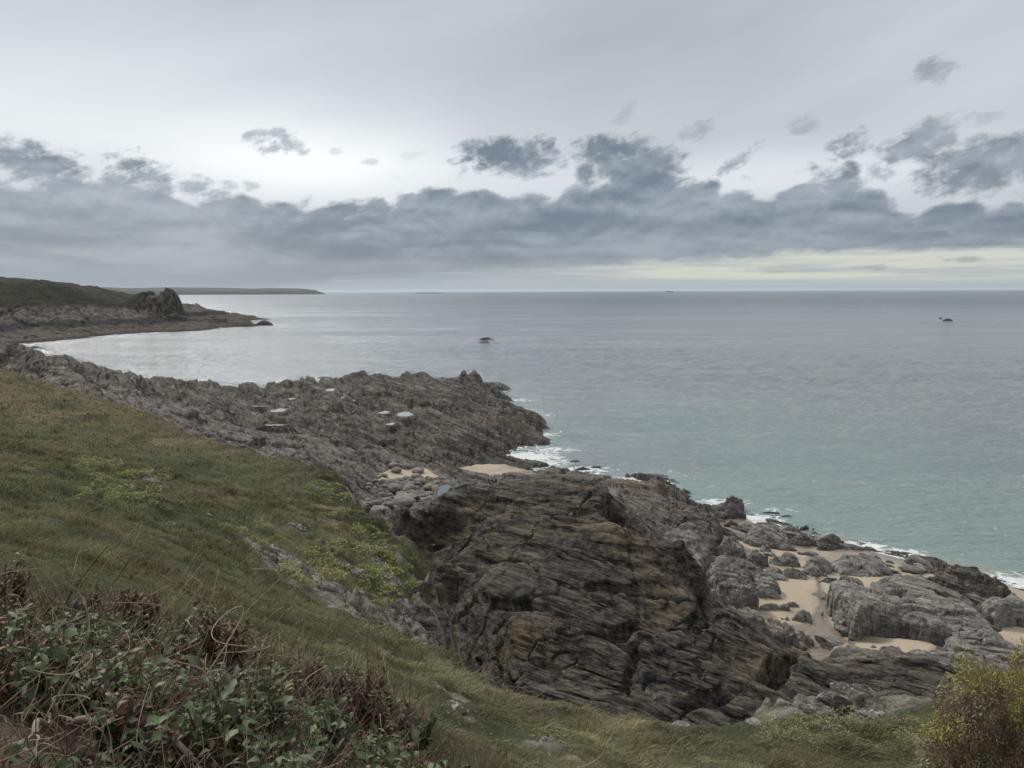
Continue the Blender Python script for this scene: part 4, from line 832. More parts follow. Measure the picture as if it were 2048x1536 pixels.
slab('rock_ledge', 'grey rock shoulder between the central outcrop and the narrow channel', 'rock', [(1300, 1085), (1350, 1060), (1400, 1075), (1422, 1100), (1405, 1120), (1398, 1165), (1360, 1130), (1320, 1110)], 1.4, B, w=0.8, amp=0.4, sc=0.5, seed=45)
# rocks in the water: px, py, width, height, label
SEA = [(1150, 921, 22, 8, 'tip rock standing alone in the water off the sandy inlet'), (1165, 936, 40, 10, 'largest of the dark rocks in the foam off the inlet'), (1192, 933, 26, 7, 'rightmost low rock in the foam off the inlet'), (1172, 944, 22, 5, 'lowest flat rock in the foam off the inlet'),
       (1112, 943, 46, 16, 'dark mound of rock between the inlet sand and the sea'), (972, 677, 30, 6, 'upper of the two black rocks far out in the bay'), (968, 683, 24, 4, 'lower flat rock of the pair far out in the bay'), (1895, 639, 22, 5, 'black rock breaking the surface far out at the right'),
       (1881, 636, 9, 3, 'tiny rock left of the far right one'), (650, 754, 34, 5, 'low rock strip behind the left part of the reef'), (295, 758, 22, 7, 'dark rock in the water above the rocky slope at left'), (497, 773, 14, 5, 'small rock at the left end of the reef'),
       (528, 645, 38, 10, 'rock islet off the end of the headland'), (497, 643, 18, 8, 'small knob between the headland tip and its islet'), (1098, 858, 14, 4, 'small rock right of the reef'), (970, 797, 22, 5, 'wet rock by the notch in the reef edge'), (1540, 1024, 42, 7, 'thin dark rock in the shallows beyond the beach'),
       (1572, 1031, 24, 5, 'flat rock beside the thin one in the shallows'), (70, 694, 40, 6, 'flat black skerry under the headland at left'), (38, 699, 16, 3, 'small skerry at the far left waterline')]
for i, (px, py, w, hh, lab) in enumerate(SEA):
    q = atz(px, py + hh * 0.5, -0.1); sx = q[1] / F; a = w / 2
    hm = hh * sx * 0.85
    pts = [(px - a, py + hh * .45), (px - a * .6, py - hh * .1), (px, py - hh * .5), (px + a * .7, py - hh * .2), (px + a, py + hh * .45), (px + a * .3, py + hh * .6), (px - a * .5, py + hh * .6)]
    slab('sea_rock', lab, 'rock', pts, hm, M_searock, zb=-0.1, w=w * sx * 0.22, amp=hm * 0.25, sc=max(.4, w * sx / 12), edge=w * sx * .05, seed=60 + i, res=0.5)

def blob_mesh(name, seed, sub=4, sq=(1, 1, 1), rough=0.18, facet=0.0):
    import bmesh
    bm = bmesh.new(); bmesh.ops.create_icosphere(bm, subdivisions=sub, radius=1.0)
    co = np.array([v.co[:] for v in bm.verts]); n = co.copy()
    r = 1 + rough * (fbm(n[:, 0] * 1.3 + n[:, 2] + seed, n[:, 1] * 1.3 - n[:, 2] * .7, 3, seed) * 1.6) + rough * .3 * fbm(n[:, 0] * 5 + n[:, 2] * 3, n[:, 1] * 5 - n[:, 2] * 4, 3, seed + 5)
    if facet > 0:
        rr = np.random.default_rng(seed)
        for _ in range(9):
            d = rr.normal(size=3); d /= np.linalg.norm(d); lim = rr.uniform(.62, .9); s = co @ d
            co = co - np.maximum(0, s - lim)[:, None] * d * facet
        lay = co[:, 2] * 7 + 2 * fbm(co[:, 0] * 1.2, co[:, 1] * 1.2, 2, seed); r = r + 0.07 * ((lay - np.floor(lay)) - .5)
    co = co * r[:, None] * np.array(sq)
    for v, c in zip(bm.verts, co): v.co = c
    me = bpy.data.meshes.new(name); bm.to_mesh(me); bm.free()
    me.polygons.foreach_set('use_smooth', np.ones(len(me.polygons), bool)); return me
BM = [blob_mesh('boulder', 100 + i, 4, (1, .8, .62), 0.16) for i in range(5)]
for b in BM: b.materials.append(M_boulder)
def z2(x, y): return 400 + x / 2.844, 700 + y / 2.844
COB = [(1160, 875, 190, 80), (1030, 925, 120, 75), (1075, 975, 110, 65), (1160, 935, 140, 60), (1270, 890, 150, 50), (1190, 792, 80, 38), (1110, 792, 90, 42), (1260, 752, 70, 32), (1040, 832, 70, 42), (1150, 828, 70, 32), (1310, 787, 80, 42), (1270, 842, 70, 36), (1060, 862, 70, 36),
       (1180, 737, 60, 38), (1115, 688, 60, 42), (1240, 690, 70, 32), (1135, 742, 60, 32), (1050, 716, 40, 22), (1230, 720, 60, 30), (1300, 822, 60, 30), (1360, 802, 90, 50), (1330, 862, 100, 44), (1020, 802, 40, 25), (990, 790, 40, 25), (1080, 760, 50, 25), (1200, 762, 50, 25), (1340, 762, 60, 30),
       (1170, 665, 60, 20), (1100, 660, 60, 18), (1010, 872, 50, 30), (1120, 852, 60, 26), (960, 880, 70, 40), (1400, 760, 60, 30), (1430, 800, 80, 34), (1090, 900, 60, 30), (1000, 760, 40, 22)]
for k in range(70):
    COB.append((random.uniform(950, 1420), random.uniform(730, 960), random.uniform(26, 46), random.uniform(14, 24)))
BLAB = {0: 'long flat grey boulder, biggest in the boulder cove', 1: 'round dark boulder at the left foot of the boulder cove', 2: 'pale boulder at the bottom of the boulder cove', 14: 'mossy upright stone on the pale sand at the cove head', 15: 'squarish stone right of the pale sand at the cove head'}
for i, (x, y, w, hh) in enumerate(COB):
    px, py = z2(x, y); z0 = 2.6
    for _ in range(4): q = atz(px, py, z0); z0 = float(shore_tps(q[0], q[1])) + 0.15
    s = q[1] / F / 2.844 * w / 2
    o = bpy.data.objects.new('boulder', BM[i % 5]); COL.objects.link(o)
    o.location = (q[0], q[1], z0 + s * .12); o.scale = (s * 1.08, s * random.uniform(.9, 1.3), s * random.uniform(.75, 1.05)); o.rotation_euler = (random.uniform(-.2, .2), random.uniform(-.25, .25), random.uniform(-.5, .5))
    tag(o, BLAB.get(i, 'rounded grey boulder among many in the boulder cove' if w > 48 else 'small grey cobble wedged among the boulders of the cove'), 'boulder', 'boulders in the cove below the cliff')
# lichen rocks in the turf: px, py, width px, flatness, label
LM = [blob_mesh('lichen_rock', 200 + i, 5, (1, .55, .42), 0.2, 1.0) for i in range(5)]
for b in LM: b.materials.append(M_lichen)
TR = [(1370, 1450, 54, 'white lichen-covered rock on the lip of the grass, lower centre'), (1232, 1416, 50, 'low pale rock at the grass edge left of the white one'), (815, 1262, 110, 'long white-crusted rock above the dark gully drop'), (735, 1222, 100, 'white-spotted ledge rising out of the near grass'), (560, 1105, 62, 'top pale slab of the lichen ledge'),
      (585, 1128, 70, 'mottled white slab in the middle of the lichen ledge'), (628, 1158, 74, 'rounded crusted rock low on the lichen ledge'), (668, 1180, 70, 'grey rock with green tufts round it on the ledge'), (700, 1200, 60, 'narrow pale rock just above the near grass'),
      (605, 1058, 34, 'pale square stone high on the mound'), (585, 1050, 20, 'smaller pale stone beside the square one'), (632, 975, 16, 'thin pale stone near the top of the mound'), (272, 1010, 18, 'small white stone lying in the far slope grass'), (650, 1090, 40, 'grey stone poking from tufts under the mound'), (760, 1130, 60, 'dark rock edge on the cliff shoulder'),
      (785, 1165, 66, 'grey ridge stone on the cliff shoulder'), (800, 1210, 80, 'large dark rock bulge at the cliff shoulder'), (725, 1150, 50, 'slanting rock between green tufts'), (690, 1130, 44, 'flat rock in the green tufts'), (420, 1030, 22, 'small pale stone at the upper end of the ledge'),
      (905, 1412, 66, 'flat grey rock bedded in the near grass'), (935, 1440, 36, 'small grey rock below the flat one'), (1100, 1510, 60, 'pale rubble stone beside the worn path'), (1060, 1490, 30, 'small pale stone by the worn path'), (300, 960, 44, 'dark rock with a shadowed hollow on the far slope'), (330, 975, 26, 'smaller dark rock under the hollow on the slope'),
      (1522, 1447, 60, 'rock with an orange lichen patch at the grass edge'), (1668, 1398, 70, 'upright white rock on the right-hand ledge'), (1715, 1392, 110, 'olive-stained rock leaning against the upright white one'), (1690, 1383, 20, 'small round pale stone on the ledge'), (1830, 1372, 170, 'broad dark ledge speckled white beside the shrub'), (1640, 1425, 80, 'brown mossy rock in front of the upright white one'), (1760, 1430, 90, 'speckled low rock between the ledge and grass')]
for i, (px, py, w, lab) in enumerate(TR):
    q = hit(px, py + w * 0.05); s = q[1] / F * w / 2
    o = bpy.data.objects.new('lichen_rock', LM[i % 5]); COL.objects.link(o)
    steep = 0.5 if px < 860 and py > 1000 else 0.15
    o.location = (q[0], q[1], q[2] - s * .05); o.scale = (s * 1.1, s * 1.3, s * (1.3 if 'upright' in lab or 'square' in lab else 0.9)); o.rotation_euler = (random.uniform(-.15, .15), steep + random.uniform(-.1, .1), random.uniform(-.7, -.3) if px < 900 else random.uniform(-.4, .3))
    tag(o, lab, 'rock', 'lichen rocks in the turf')
# angular stones scattered over the beach
AM = [blob_mesh('beach_stone', 300 + i, 4, (1, .6, .5), 0.22, 1.0) for i in range(5)]
for b in AM: b.materials.append(M_beachrock)
sr = random.Random(4)
for i in range(64):
    for _ in range(50):
        px = sr.uniform(1400, 1860); py = sr.uniform(1045, 1300); q = atz(px, py, 1.1); sdq = float(sanddist(np.array([q[0]]), np.array([q[1]]))[0])
        if 0.0 < sdq < 1.3 or (sdq > 0 and py < 1140): break
    w = sr.choice((16, 20, 26, 34, 44, 60)) * sr.uniform(.8, 1.2); s = q[1] / F * w / 2; z0 = float(min(shore_tps(q[0], q[1]), 2.6))
    o = bpy.data.objects.new('beach_stone', AM[i % 5]); COL.objects.link(o); o.location = (q[0], q[1], z0 + s * .08); o.scale = (s * 1.2, s * sr.uniform(.8, 1.3), s * sr.uniform(.6, 1.0)); o.rotation_euler = (sr.uniform(-.2, .2), sr.uniform(.1, .4), sr.uniform(-1.1, -.3))
    tag(o, 'angular grey stone among the rocks at the edge of the sand' if w > 30 else 'small dark stone lying at the margin of the sand', 'rock', 'loose stones around the beach')
# rock pools
def pool_mat():
    m, T = newmat('pool_water'); pos = T.n('ShaderNodeNewGeometry').outputs['Position']
    finish(T, (0.03, 0.04, 0.045), 0.06, bump(T, T.noise(pos, 3, 2), 0.05, 0.02), 1.0, IOR=1.6); return m
M_pool = pool_mat()
def pool(cx, cy, zc_, rx, ry, lab, seed):
    n = 40; a = np.linspace(0, 2 * np.pi, n, endpoint=False); r = 1.5 + 0.1 * np.sin(3 * a + seed)
    V = np.concatenate([[[0, 0, 0]], np.stack([rx * r * np.cos(a), ry * r * np.sin(a), 0 * a], -1)])
    Fc = [[0, 1 + i, 1 + (i + 1) % n] for i in range(n)]
    o = link('rock_pool', mesh_np('rock_pool', V, Fc, False), M_pool); o.location = (cx, cy, zc_ - 0.08)
    return tag(o, lab, 'rock pool', 'rock pools reflecting the sky')
PL = ['large bright pool near the back of the reef', 'thin pool below the large bright one', 'small pool right of the thin one', 'rightmost of the row of pools at the reef back', 'tiny upright pool above the row', 'bright triangular pool on the left of the reef', 'long narrow pool left of the triangular one', 'forked white pool low on the left reef',
      'small pool in the centre of the reef', 'broken pool right of centre on the reef', 'largest slanting pool on the right of the reef', 'flat pool below the slanting one', 'speck of water under the pool row', 'white pool between the boulders and the central outcrop', 'thin streak of water high on the left reef', 'pale pool behind the top of the central outcrop']
for i, (cx, cy, zc_, rx, ry) in enumerate(POOLW): pool(cx, cy, zc_, rx, ry, PL[i], i)
# ship, buoys
def prism(name, pts, z0, z1, mat, parent):
    n = len(pts); V = [(x, y, z0) for x, y in pts] + [(x * 1.0, y, z1) for x, y in pts]
    me = bpy.data.meshes.new(name); me.from_pydata(V, [], [list(range(n))[::-1], list(range(n, 2 * n))] + [[i, (i + 1) % n, n + (i + 1) % n, n + i] for i in range(n)]); me.update()
    return link(name, me, mat, parent)
M_hull = flat_mat('ship_hull', (0.05, 0.055, 0.065), (0.06, 0.065, 0.075), 0.1); M_white = flat_mat('ship_white', (.16, .17, .18), (.2, .21, .22), 0.1)
q = atz(1340, 583.2, 0.0); q = (q[0] / q[1] * 12000, 12000)
sh = thing('cargo_ship', (q[0], q[1], 0), 'small dark cargo ship on the horizon', 'ship', rz=0.1)
prism('hull', [(-62, -9), (48, -9), (64, 0), (48, 9), (-62, 9)], -1, 11, M_hull, sh)
prism('superstructure', [(-56, -8), (-40, -8), (-40, 8), (-56, 8)], 11, 24, M_white, sh)
for k in range(3): prism('cargo_hold', [(-32 + k * 26, -7), (-12 + k * 26, -7), (-12 + k * 26, 7), (-32 + k * 26, 7)], 11, 15, M_hull, sh)
import bmesh
def buoy(px, py, s, lab):
    q = atz(px, py, 0); t = thing('buoy', (q[0], q[1], 0), lab, 'buoy', 'buoys in the bay')
    for nm, r0, r1, a, b in [('float', 1.0, .8, -.3, .7), ('mast', .18, .08, .7, 2.6)]:
        bm = bmesh.new(); bmesh.ops.create_cone(bm, cap_ends=True, segments=14, radius1=r0 * s, radius2=r1 * s, depth=(b - a) * s)
        bmesh.ops.translate(bm, vec=(0, 0, (a + b) / 2 * s), verts=bm.verts); me = bpy.data.meshes.new(nm); bm.to_mesh(me); bm.free(); link(nm, me, M_hull, t)
buoy(642, 614.5, 1.3, 'nearest dark buoy in the bay right of the headland'); buoy(440, 597, 2.2, 'small buoy left of the pair in the bay'); buoy(524, 592.5, 2.5, 'left buoy of the distant pair'); buoy(531, 592.5, 2.5, 'right buoy of the distant pair')
# ------------------------------------------------------------------ grass
def vcolmesh(name, V, Fc, C, smooth=True):
    return mesh_np(name, V, Fc, smooth, cols={'Col': C})
def blades(P, hgt, wid, az_, lean, col, seg=2):
    """P (n,3) feet; each blade a bent tapering strip"""
    n = len(P); t = np.linspace(0, 1, seg + 1)
    dirx, diry = np.cos(az_), np.sin(az_)
    sx, sy = -diry, dirx
    ph = rng.uniform(0, 6.28, n); sx, sy = np.cos(ph), np.sin(ph)
    V = np.zeros((n, seg + 1, 2, 3))
    for i, tt in enumerate(t):
        off = lean * hgt * tt ** 1.8; up = hgt * tt * (1 - 0.35 * lean * tt)
        w = wid * (1 - tt) ** 0.7 * 0.5 + wid * 0.04
        for j, sgn in enumerate((-1, 1)):
            V[:, i, j, 0] = P[:, 0] + dirx * off + sgn * sx * w
            V[:, i, j, 1] = P[:, 1] + diry * off + sgn * sy * w
            V[:, i, j, 2] = P[:, 2] + up
    k = 2 * (seg + 1); b = (np.arange(n) * k)[:, None]
    F0 = np.array([[2 * i, 2 * i + 1, 2 * i + 3, 2 * i + 2] for i in range(seg)])
    Fc = (b[:, :, None] + F0[None]).reshape(-1, 4)
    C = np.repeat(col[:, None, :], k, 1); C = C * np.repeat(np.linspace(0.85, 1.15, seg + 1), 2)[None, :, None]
    return V.reshape(-1, 3), Fc, C.reshape(-1, 3)
thick_w = np.array([hit(x, y)[:2] for x, y in [(-60, 1245), (60, 1250), (160, 1235), (260, 1262), (400, 1300), (520, 1330), (600, 1365), (690, 1390), (760, 1400), (810, 1450), (850, 1520)]] + [(1.0, 1.6), (-1.0, 1.4), (-3.4, 1.8)])
soil_w = atz(np.array([-150., 0., 110., 190., 165., 60., -150.]), np.array([1440., 1452., 1455., 1490., 1560., 1620., 1600.]), 24.2)[:, :2]
path_pts = [hit(x, y) for x, y in [(905, 1412), (960, 1445), (1020, 1470), (1080, 1500), (1140, 1534)]]
path_l = [(float(p[0]), float(p[1])) for p in path_pts]
def sow(n, y0, y1, u0=-0.86, u1=0.84, pw=1.0):
    u = rng.uniform(u0, u1, n); y = y0 * np.exp(rng.uniform(0, 1, n) ** pw * math.log(y1 / y0)); return u * y, y
def grass():
    Vs, Fs, Cs = [], [], []; off = 0
    for (n, y0, y1, pw) in [(150000, 2.6, 12, .8), (330000, 9, 40, .85), (110000, 34, 98, 1)]:
        x, y = sow(n, y0, y1, pw=pw)
        z, d = hill_z(x, y); rm = rock_mask(x, y)
        dist = np.hypot(x, y)
        pd, _ = linedist(x, y, path_l)
        ok = (d > -np.interp(y, [31, 38], [0.35, 2.2]) * rng.uniform(.5, 1, n)) & (rm + 0.25 * fbm(x * 1.5, y * 1.5, 2, 5) < 0.42) & (polydist(x, y, soil_w) < 0.0) & ~((pd < 0.35 + 0.3 * fbm(x * 2, y * 2, 2, 8)) & (rng.uniform(size=n) < .85))
        inth = polydist(x, y, thick_w) > 0.1
        ok &= ~(inth & (rng.uniform(size=n) < .7))
        x, y, z, dist = x[ok], y[ok], z[ok], dist[ok]; m = len(x)
        clump = sst(fbm(x / 0.8, y / 0.8, 3, 70), -0.3, 0.4)
        tall = 0.75 + 0.9 * sst(fbm(x / 3, y / 3, 3, 71), -0.1, 0.5)
        hg = (0.075 + 0.012 * np.sqrt(dist)) * (0.5 + 0.9 * clump) * tall * rng.uniform(.5, 1.5, m) * np.interp(dist, [0, 20, 60], [1, 1.05, 1.35])
        wd = np.maximum(0.0028, 0.00105 * dist) * rng.uniform(.6, 1.3, m)
        wind = -0.6 + 1.3 * fbm(x / 2.5, y / 2.5, 3, 72) * 2 + rng.normal(0, .7, m)
        ln = np.clip(0.75 + 0.5 * fbm(x / 1.5, y / 1.5, 2, 73) + rng.normal(0, .22, m), 0.1, 1.4)
        c = grass_col(x, y) * 1.75 * (0.62 + 0.75 * sst(fbm(x / 1.1 + 5, y / 1.4, 3, 91), -.4, .4))[:, None]
        v = rng.uniform(size=m)[:, None]; c = c * rng.uniform(.62, 1.38, m)[:, None]
        pst = (0.10 + 0.28 * sst(fbm(x / 3.4, y / 3.4, 3, 75), -.05, .4))[:, None]
        c = np.where(v < pst, np.array([0.25, 0.195, 0.115]) * rng.uniform(.55, 1.15, m)[:, None], c)
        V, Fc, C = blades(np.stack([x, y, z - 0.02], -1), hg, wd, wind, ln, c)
        Vs.append(V); Fs.append(Fc + off); Cs.append(C); off += len(V)
    return tag(link('grass', vcolmesh('grass', np.concatenate(Vs), np.concatenate(Fs), np.concatenate(Cs)), M_blade), kind='stuff')
grass()
# seed heads and small white flowers sprinkled in the turf
def flowers():
    m = 5600; x, y = sow(m, 5, 27, -0.4, 0.8); z, d = hill_z(x, y); near_edge = (d < 3.0) | (rng.uniform(size=m) < .25); ok = near_edge & (d > -0.2); x, y, z = x[ok], y[ok], z[ok]; m = len(x)
    s = np.maximum(0.008, 0.00075 * y) * rng.uniform(.6, 1.3, m); hh = rng.uniform(.10, .24, m)
    P = np.stack([x, y, z + hh], -1); V = []; 
    q = np.array([(-1, 0, 0), (0, -1, .2), (1, 0, 0), (0, 1, .2), (0, 0, 1), (0, 0, -1)])
    V = (P[:, None] + q[None] * s[:, None, None]).reshape(-1, 3)
    T3 = np.array([[0, 1, 4], [1, 2, 4], [2, 3, 4], [3, 0, 4], [1, 0, 5], [2, 1, 5], [3, 2, 5], [0, 3, 5]])
    Fc = ((np.arange(m) * 6)[:, None, None] + T3[None]).reshape(-1, 3)
    pick = rng.uniform(size=m)[:, None]; C = np.where(pick < .6, np.array([.42, .40, .33]), np.where(pick < .85, np.array([.36, .30, .06]), np.array([.12, .08, .05])))
    tag(link('wild_flowers', vcolmesh('wild_flowers', V, Fc, np.repeat(C, 6, 0), False), M_blade), kind='stuff')
flowers()

# ------------------------------------------------------------------ leaves, stems
def leaves(P, D, L, Wd, col, lobes=0.0, cup=0.25, curl=0.6, rnd=None, na=6):
    """n leaves: P feet, D unit directions, L lengths, Wd widths"""
    n = len(P); rnd = rnd or rng
    up = np.array([0, 0, 1.0]); S = np.cross(D, up); S /= np.linalg.norm(S, axis=1)[:, None] + 1e-9
    roll = rnd.normal(0, .5, n); N = np.cross(S, D); S = S * np.cos(roll)[:, None] + N * np.sin(roll)[:, None]; N = np.cross(S, D)
    t = np.linspace(0, 1, na); V = np.zeros((n, na, 3, 3)); cr = curl * rnd.uniform(.3, 1.3, n); tw = rnd.normal(0, .5, n)
    for i, tt in enumerate(t):
        w = (0.10 + 0.90 * np.sin(math.pi * min(1, max(0, (tt - .12) / .88)) ** 0.8) ** 0.9) * 0.5 if tt < 1 else 0.02
        wv = w * (1 + lobes * np.cos(i * math.pi) * rnd.uniform(.4, 1, n)) * Wd
        c = P + D * (L * tt)[:, None] - up * (cr * L * tt * tt * .55)[:, None] + S * (tw * L * .12 * math.sin(3 * tt))[:, None]
        for j, sg in enumerate((-1, 0, 1)):
            V[:, i, j] = c + S * (sg * wv)[:, None] + N * (abs(sg) * cup * wv * (1 + .5 * math.sin(i * 2.3)))[:, None] * (1 if sg else 1)
    k = na * 3; F0 = np.array([[3 * i + j, 3 * i + j + 1, 3 * i + j + 4, 3 * i + j + 3] for i in range(na - 1) for j in range(2)])
    Fc = ((np.arange(n) * k)[:, None, None] + F0[None]).reshape(-1, 4)
    C = np.repeat(col[:, None, :], k, 1).reshape(n, na, 3, 3).copy(); C[:, :, 1] *= 1.25                     # paler midrib
    return V.reshape(-1, 3), Fc, C.reshape(-1, 3)
def tube(paths, radii, col, ns=5):
    """paths (n,m,3), radii (n,m)"""
    paths = np.asarray(paths); n, m = paths.shape[:2]
    T_ = np.gradient(paths, axis=1); T_ /= np.linalg.norm(T_, axis=2, keepdims=True) + 1e-9
    A = np.cross(T_, np.array([0.31, 0.2, 0.93])); A /= np.linalg.norm(A, axis=2, keepdims=True) + 1e-9; Bn = np.cross(T_, A)
    a = np.linspace(0, 2 * np.pi, ns, endpoint=False)
    V = paths[:, :, None] + (A[:, :, None] * np.cos(a)[None, None, :, None] + Bn[:, :, None] * np.sin(a)[None, None, :, None]) * np.asarray(radii)[:, :, None, None]
    F0 = np.array([[i * ns + j, i * ns + (j + 1) % ns, (i + 1) * ns + (j + 1) % ns, (i + 1) * ns + j] for i in range(m - 1) for j in range(ns)])
    Fc = ((np.arange(n) * m * ns)[:, None, None] + F0[None]).reshape(-1, 4)
    return V.reshape(-1, 3), Fc, np.repeat(np.asarray(col)[:, None], m * ns, 1).reshape(-1, 3)
def merge(parts):
    V, Fc, C = [], [], []; o = 0
    for v, f, c in parts: V.append(v); Fc.append(f + o); C.append(c); o += len(v)
    return np.concatenate(V), np.concatenate(Fc), np.concatenate(C)
def unit(az_, el_): return np.stack([np.cos(az_) * np.cos(el_), np.sin(az_) * np.cos(el_), np.sin(el_)], -1)
PALETTE = {'green': np.array([(.055, .085, .032), (.075, .11, .045), (.045, .065, .030), (.09, .12, .05)]), 'grey': np.array([(.090, .108, .062), (.062, .080, .042), (.120, .130, .088), (.050, .062, .030)]),
           'purple': np.array([(.055, .033, .040), (.075, .045, .05), (.05, .06, .035), (.08, .04, .03)]), 'red': np.array([(.080, .042, .026), (.095, .058, .036), (.060, .036, .024), (.135, .095, .060)])}
def cols(kind, n, r): return 1.02 * PALETTE[kind][r.integers(0, 4, n)] * r.uniform(.7, 1.3, n)[:, None]
def leafy(kind, seed, n=26, size=.15, wr=.38, hgt=.30, lobes=.25):
    r = np.random.default_rng(seed)
    az_ = r.uniform(0, 6.28, n); lv = r.uniform(0, 1, n)
    el_ = 0.15 + 1.0 * lv + r.normal(0, .15, n)
    stems = []; ns_ = 5; sp = []
    for k in range(ns_):
        a = r.uniform(0, 6.28); t = np.linspace(0, 1, 7); e = r.uniform(.1, .45) * hgt
        sp.append(np.stack([np.cos(a) * e * t ** 1.4, np.sin(a) * e * t ** 1.4, hgt * r.uniform(.5, 1) * t], -1))
    sp = np.array(sp); sidx = r.integers(0, ns_, n); ti = r.integers(1, 7, n)
    P = sp[sidx, ti] + r.normal(0, .012, (n, 3)); P[:, 2] = np.maximum(P[:, 2], .01)
    L = size * r.uniform(.55, 1.25, n)
    fol = leaves(P, unit(az_, el_), L, L * wr * r.uniform(.8, 1.3, n), cols(kind, n, r), lobes, .3, .9, r)
    st = tube(sp, np.linspace(.006, .003, 7)[None].repeat(ns_, 0), np.array([(.10, .07, .045)] * ns_))
    return fol, st
def plant_proto(name, fol, st, label, cat, group, partn='foliage', s2='stem'):
    t = thing(name, (0, 0, -50), label, cat, group)
    link(partn, vcolmesh(partn, *fol), M_leaf, t); link(s2, vcolmesh(s2, *st), M_stem, t); return t
def ground(x, y): return float(hill_z(np.array([float(x)]), np.array([float(y)]))[0][0])

# tangled undergrowth: litter, small leaves, dead twigs (nobody could count them)
def undergrowth():
    n = 26000; x = rng.uniform(-4.6, 2.2, n); y = rng.uniform(1.9, 7.0, n); d = polydist(x, y, thick_w); ok = (d > -.15 * rng.uniform(0, 2, n)) & (polydist(x, y, soil_w) < -.02); x, y, d = x[ok], y[ok], d[ok]; n = len(x)
    z, _ = hill_z(x, y); lump = sst(fbm(x / .55, y / .55, 3, 81), -.35, .45); ht = (0.06 + 0.30 * lump) * np.clip(d / .5 + .25, .15, 1)
    f = rng.uniform(0, 1, n) ** .7; P = np.stack([x, y, z + ht * f], -1)
    kind = sst(fbm(x / .7 + 9, y / .7, 3, 82), -.25, .3); r = rng.uniform(size=n)
    G = cols('green', n, rng); R = cols('red', n, rng); Y_ = cols('grey', n, rng); U_ = cols('purple', n, rng)
    C = np.where((r < .30 + .25 * kind)[:, None], G, np.where((r < .62)[:, None], Y_ * .85, np.where((r < .84)[:, None], R, U_)))
    L = rng.uniform(.03, .085, n) * np.where(r < .6, 1.15, .8)
    a = leaves(P, unit(rng.uniform(0, 6.28, n), rng.uniform(-.2, 1.3, n)), L, L * rng.uniform(.22, .5, n), C, .25, .3, .9, na=5)
    m = 9000; i = rng.integers(0, n, m); P0 = np.stack([x[i], y[i], z[i] + .02], -1); t = np.linspace(0, 1, 6)[None, :, None]
    D = unit(rng.uniform(0, 6.28, m), rng.uniform(.1, 1.35, m)) * (rng.uniform(.08, .34, m) * (.6 + lump[i]))[:, None]
    pa = P0[:, None] + D[:, None] * t + rng.normal(0, .02, (m, 1, 3)) * np.sin(t * 5); tc_ = np.array([(.20, .155, .11), (.09, .06, .045), (.14, .075, .05), (.27, .22, .16)])[rng.integers(0, 4, m)]
    b = tube(pa, np.linspace(.0028, .0012, 6)[None].repeat(m, 0), tc_, 3)
    tag(link('undergrowth', vcolmesh('undergrowth', *merge([a, b])), M_leaf), kind='stuff')
undergrowth()
KD = {'green': ('bright green leafy plant', 'green'), 'grey': ('grey-green leafy plant', 'grey'), 'purple': ('purple-tinged leafy plant', 'purple'), 'red': ('reddish withered leafy plant', 'red')}
protos = {}
for kd in KD:
    for v in range(3):
        fol, st = leafy(kd, 300 + 10 * v + len(kd), n=(44, 34, 54)[v], size=(.074, .09, .060)[v], wr=(.36, .5, .3)[v], hgt=(.24, .2, .30)[v])
        protos[(kd, v)] = plant_proto('leafy_plant', fol, st, 'x', 'plant', None)
used = set()
def put_plant(kd, v, px, py, lab, sc=1.0, raise_=0.0):
    p = protos[(kd, v)]
    o = p if (kd, v) not in used else copy_tree(p)
    used.add((kd, v)); q = hit(px, py)
    o.location = (q[0], q[1], q[2] + raise_ - .01); o.rotation_euler = (random.uniform(-.15, .15), random.uniform(-.15, .15), random.uniform(0, 6.28)); o.scale = (sc,) * 3
    tag(o, lab, 'plant', 'leafy plants in the foreground thicket')
SP = [('green', 0, 130, 1425, 'fresh green rosette above the bare soil patch', 1.15), ('grey', 1, 90, 1452, 'large grey-green leaves lying over the edge of the bare soil'), ('green', 1, 200, 1330, 'yellow-green plant with a purple leaf behind it'), ('purple', 1, 175, 1310, 'purple-leaved plant in the middle of the thicket at left'),
      ('grey', 0, 445, 1520, 'pale grey-green plant at the bottom edge, left of centre', 1.25), ('green', 0, 410, 1545, 'green plant at the very bottom edge beside the pale one'), ('grey', 1, 665, 1530, 'broad round-leaved plant at the bottom edge'), ('grey', 0, 540, 1420, 'silvery leaf cluster below the dry curling stalks', 1.1),
      ('grey', 2, 600, 1450, 'grey-green spray right of the silvery cluster'), ('red', 1, 755, 1500, 'dark red withered plant at the right end of the thicket', 1.2), ('green', 1, 845, 1505, 'lobed green plant standing apart at the right end', 1.2), ('purple', 0, 815, 1490, 'plant with one big purple leaf near the right end'),
      ('grey', 0, 40, 1300, 'grey-green plant high on the left edge'), ('green', 2, 20, 1390, 'dark green plant at the left edge'), ('purple', 2, 60, 1350, 'dusky plant near the left edge'), ('green', 1, 270, 1310, 'bright green lobed leaves near the thicket top'), ('grey', 2, 350, 1330, 'narrow grey leaves under the brown tangle'), ('red', 0, 440, 1330, 'red-stemmed withered plant under the curled stalks'),
      ('red', 2, 250, 1290, 'rust-brown bushy plant in the brown tangle'), ('green', 2, 480, 1390, 'green plant with pointed leaves in mid thicket'), ('purple', 1, 700, 1440, 'purple-brown plant low in the thicket'), ('green', 0, 640, 1500, 'rounded green leaves near the bottom centre'), ('grey', 1, 560, 1500, 'spreading pale leaves near the bottom centre')]
for s in SP: put_plant(s[0], s[1], s[2], s[3], s[4], 1.2 * (s[5] if len(s) > 5 else 1.0), 0.05)
kk = list(KD)
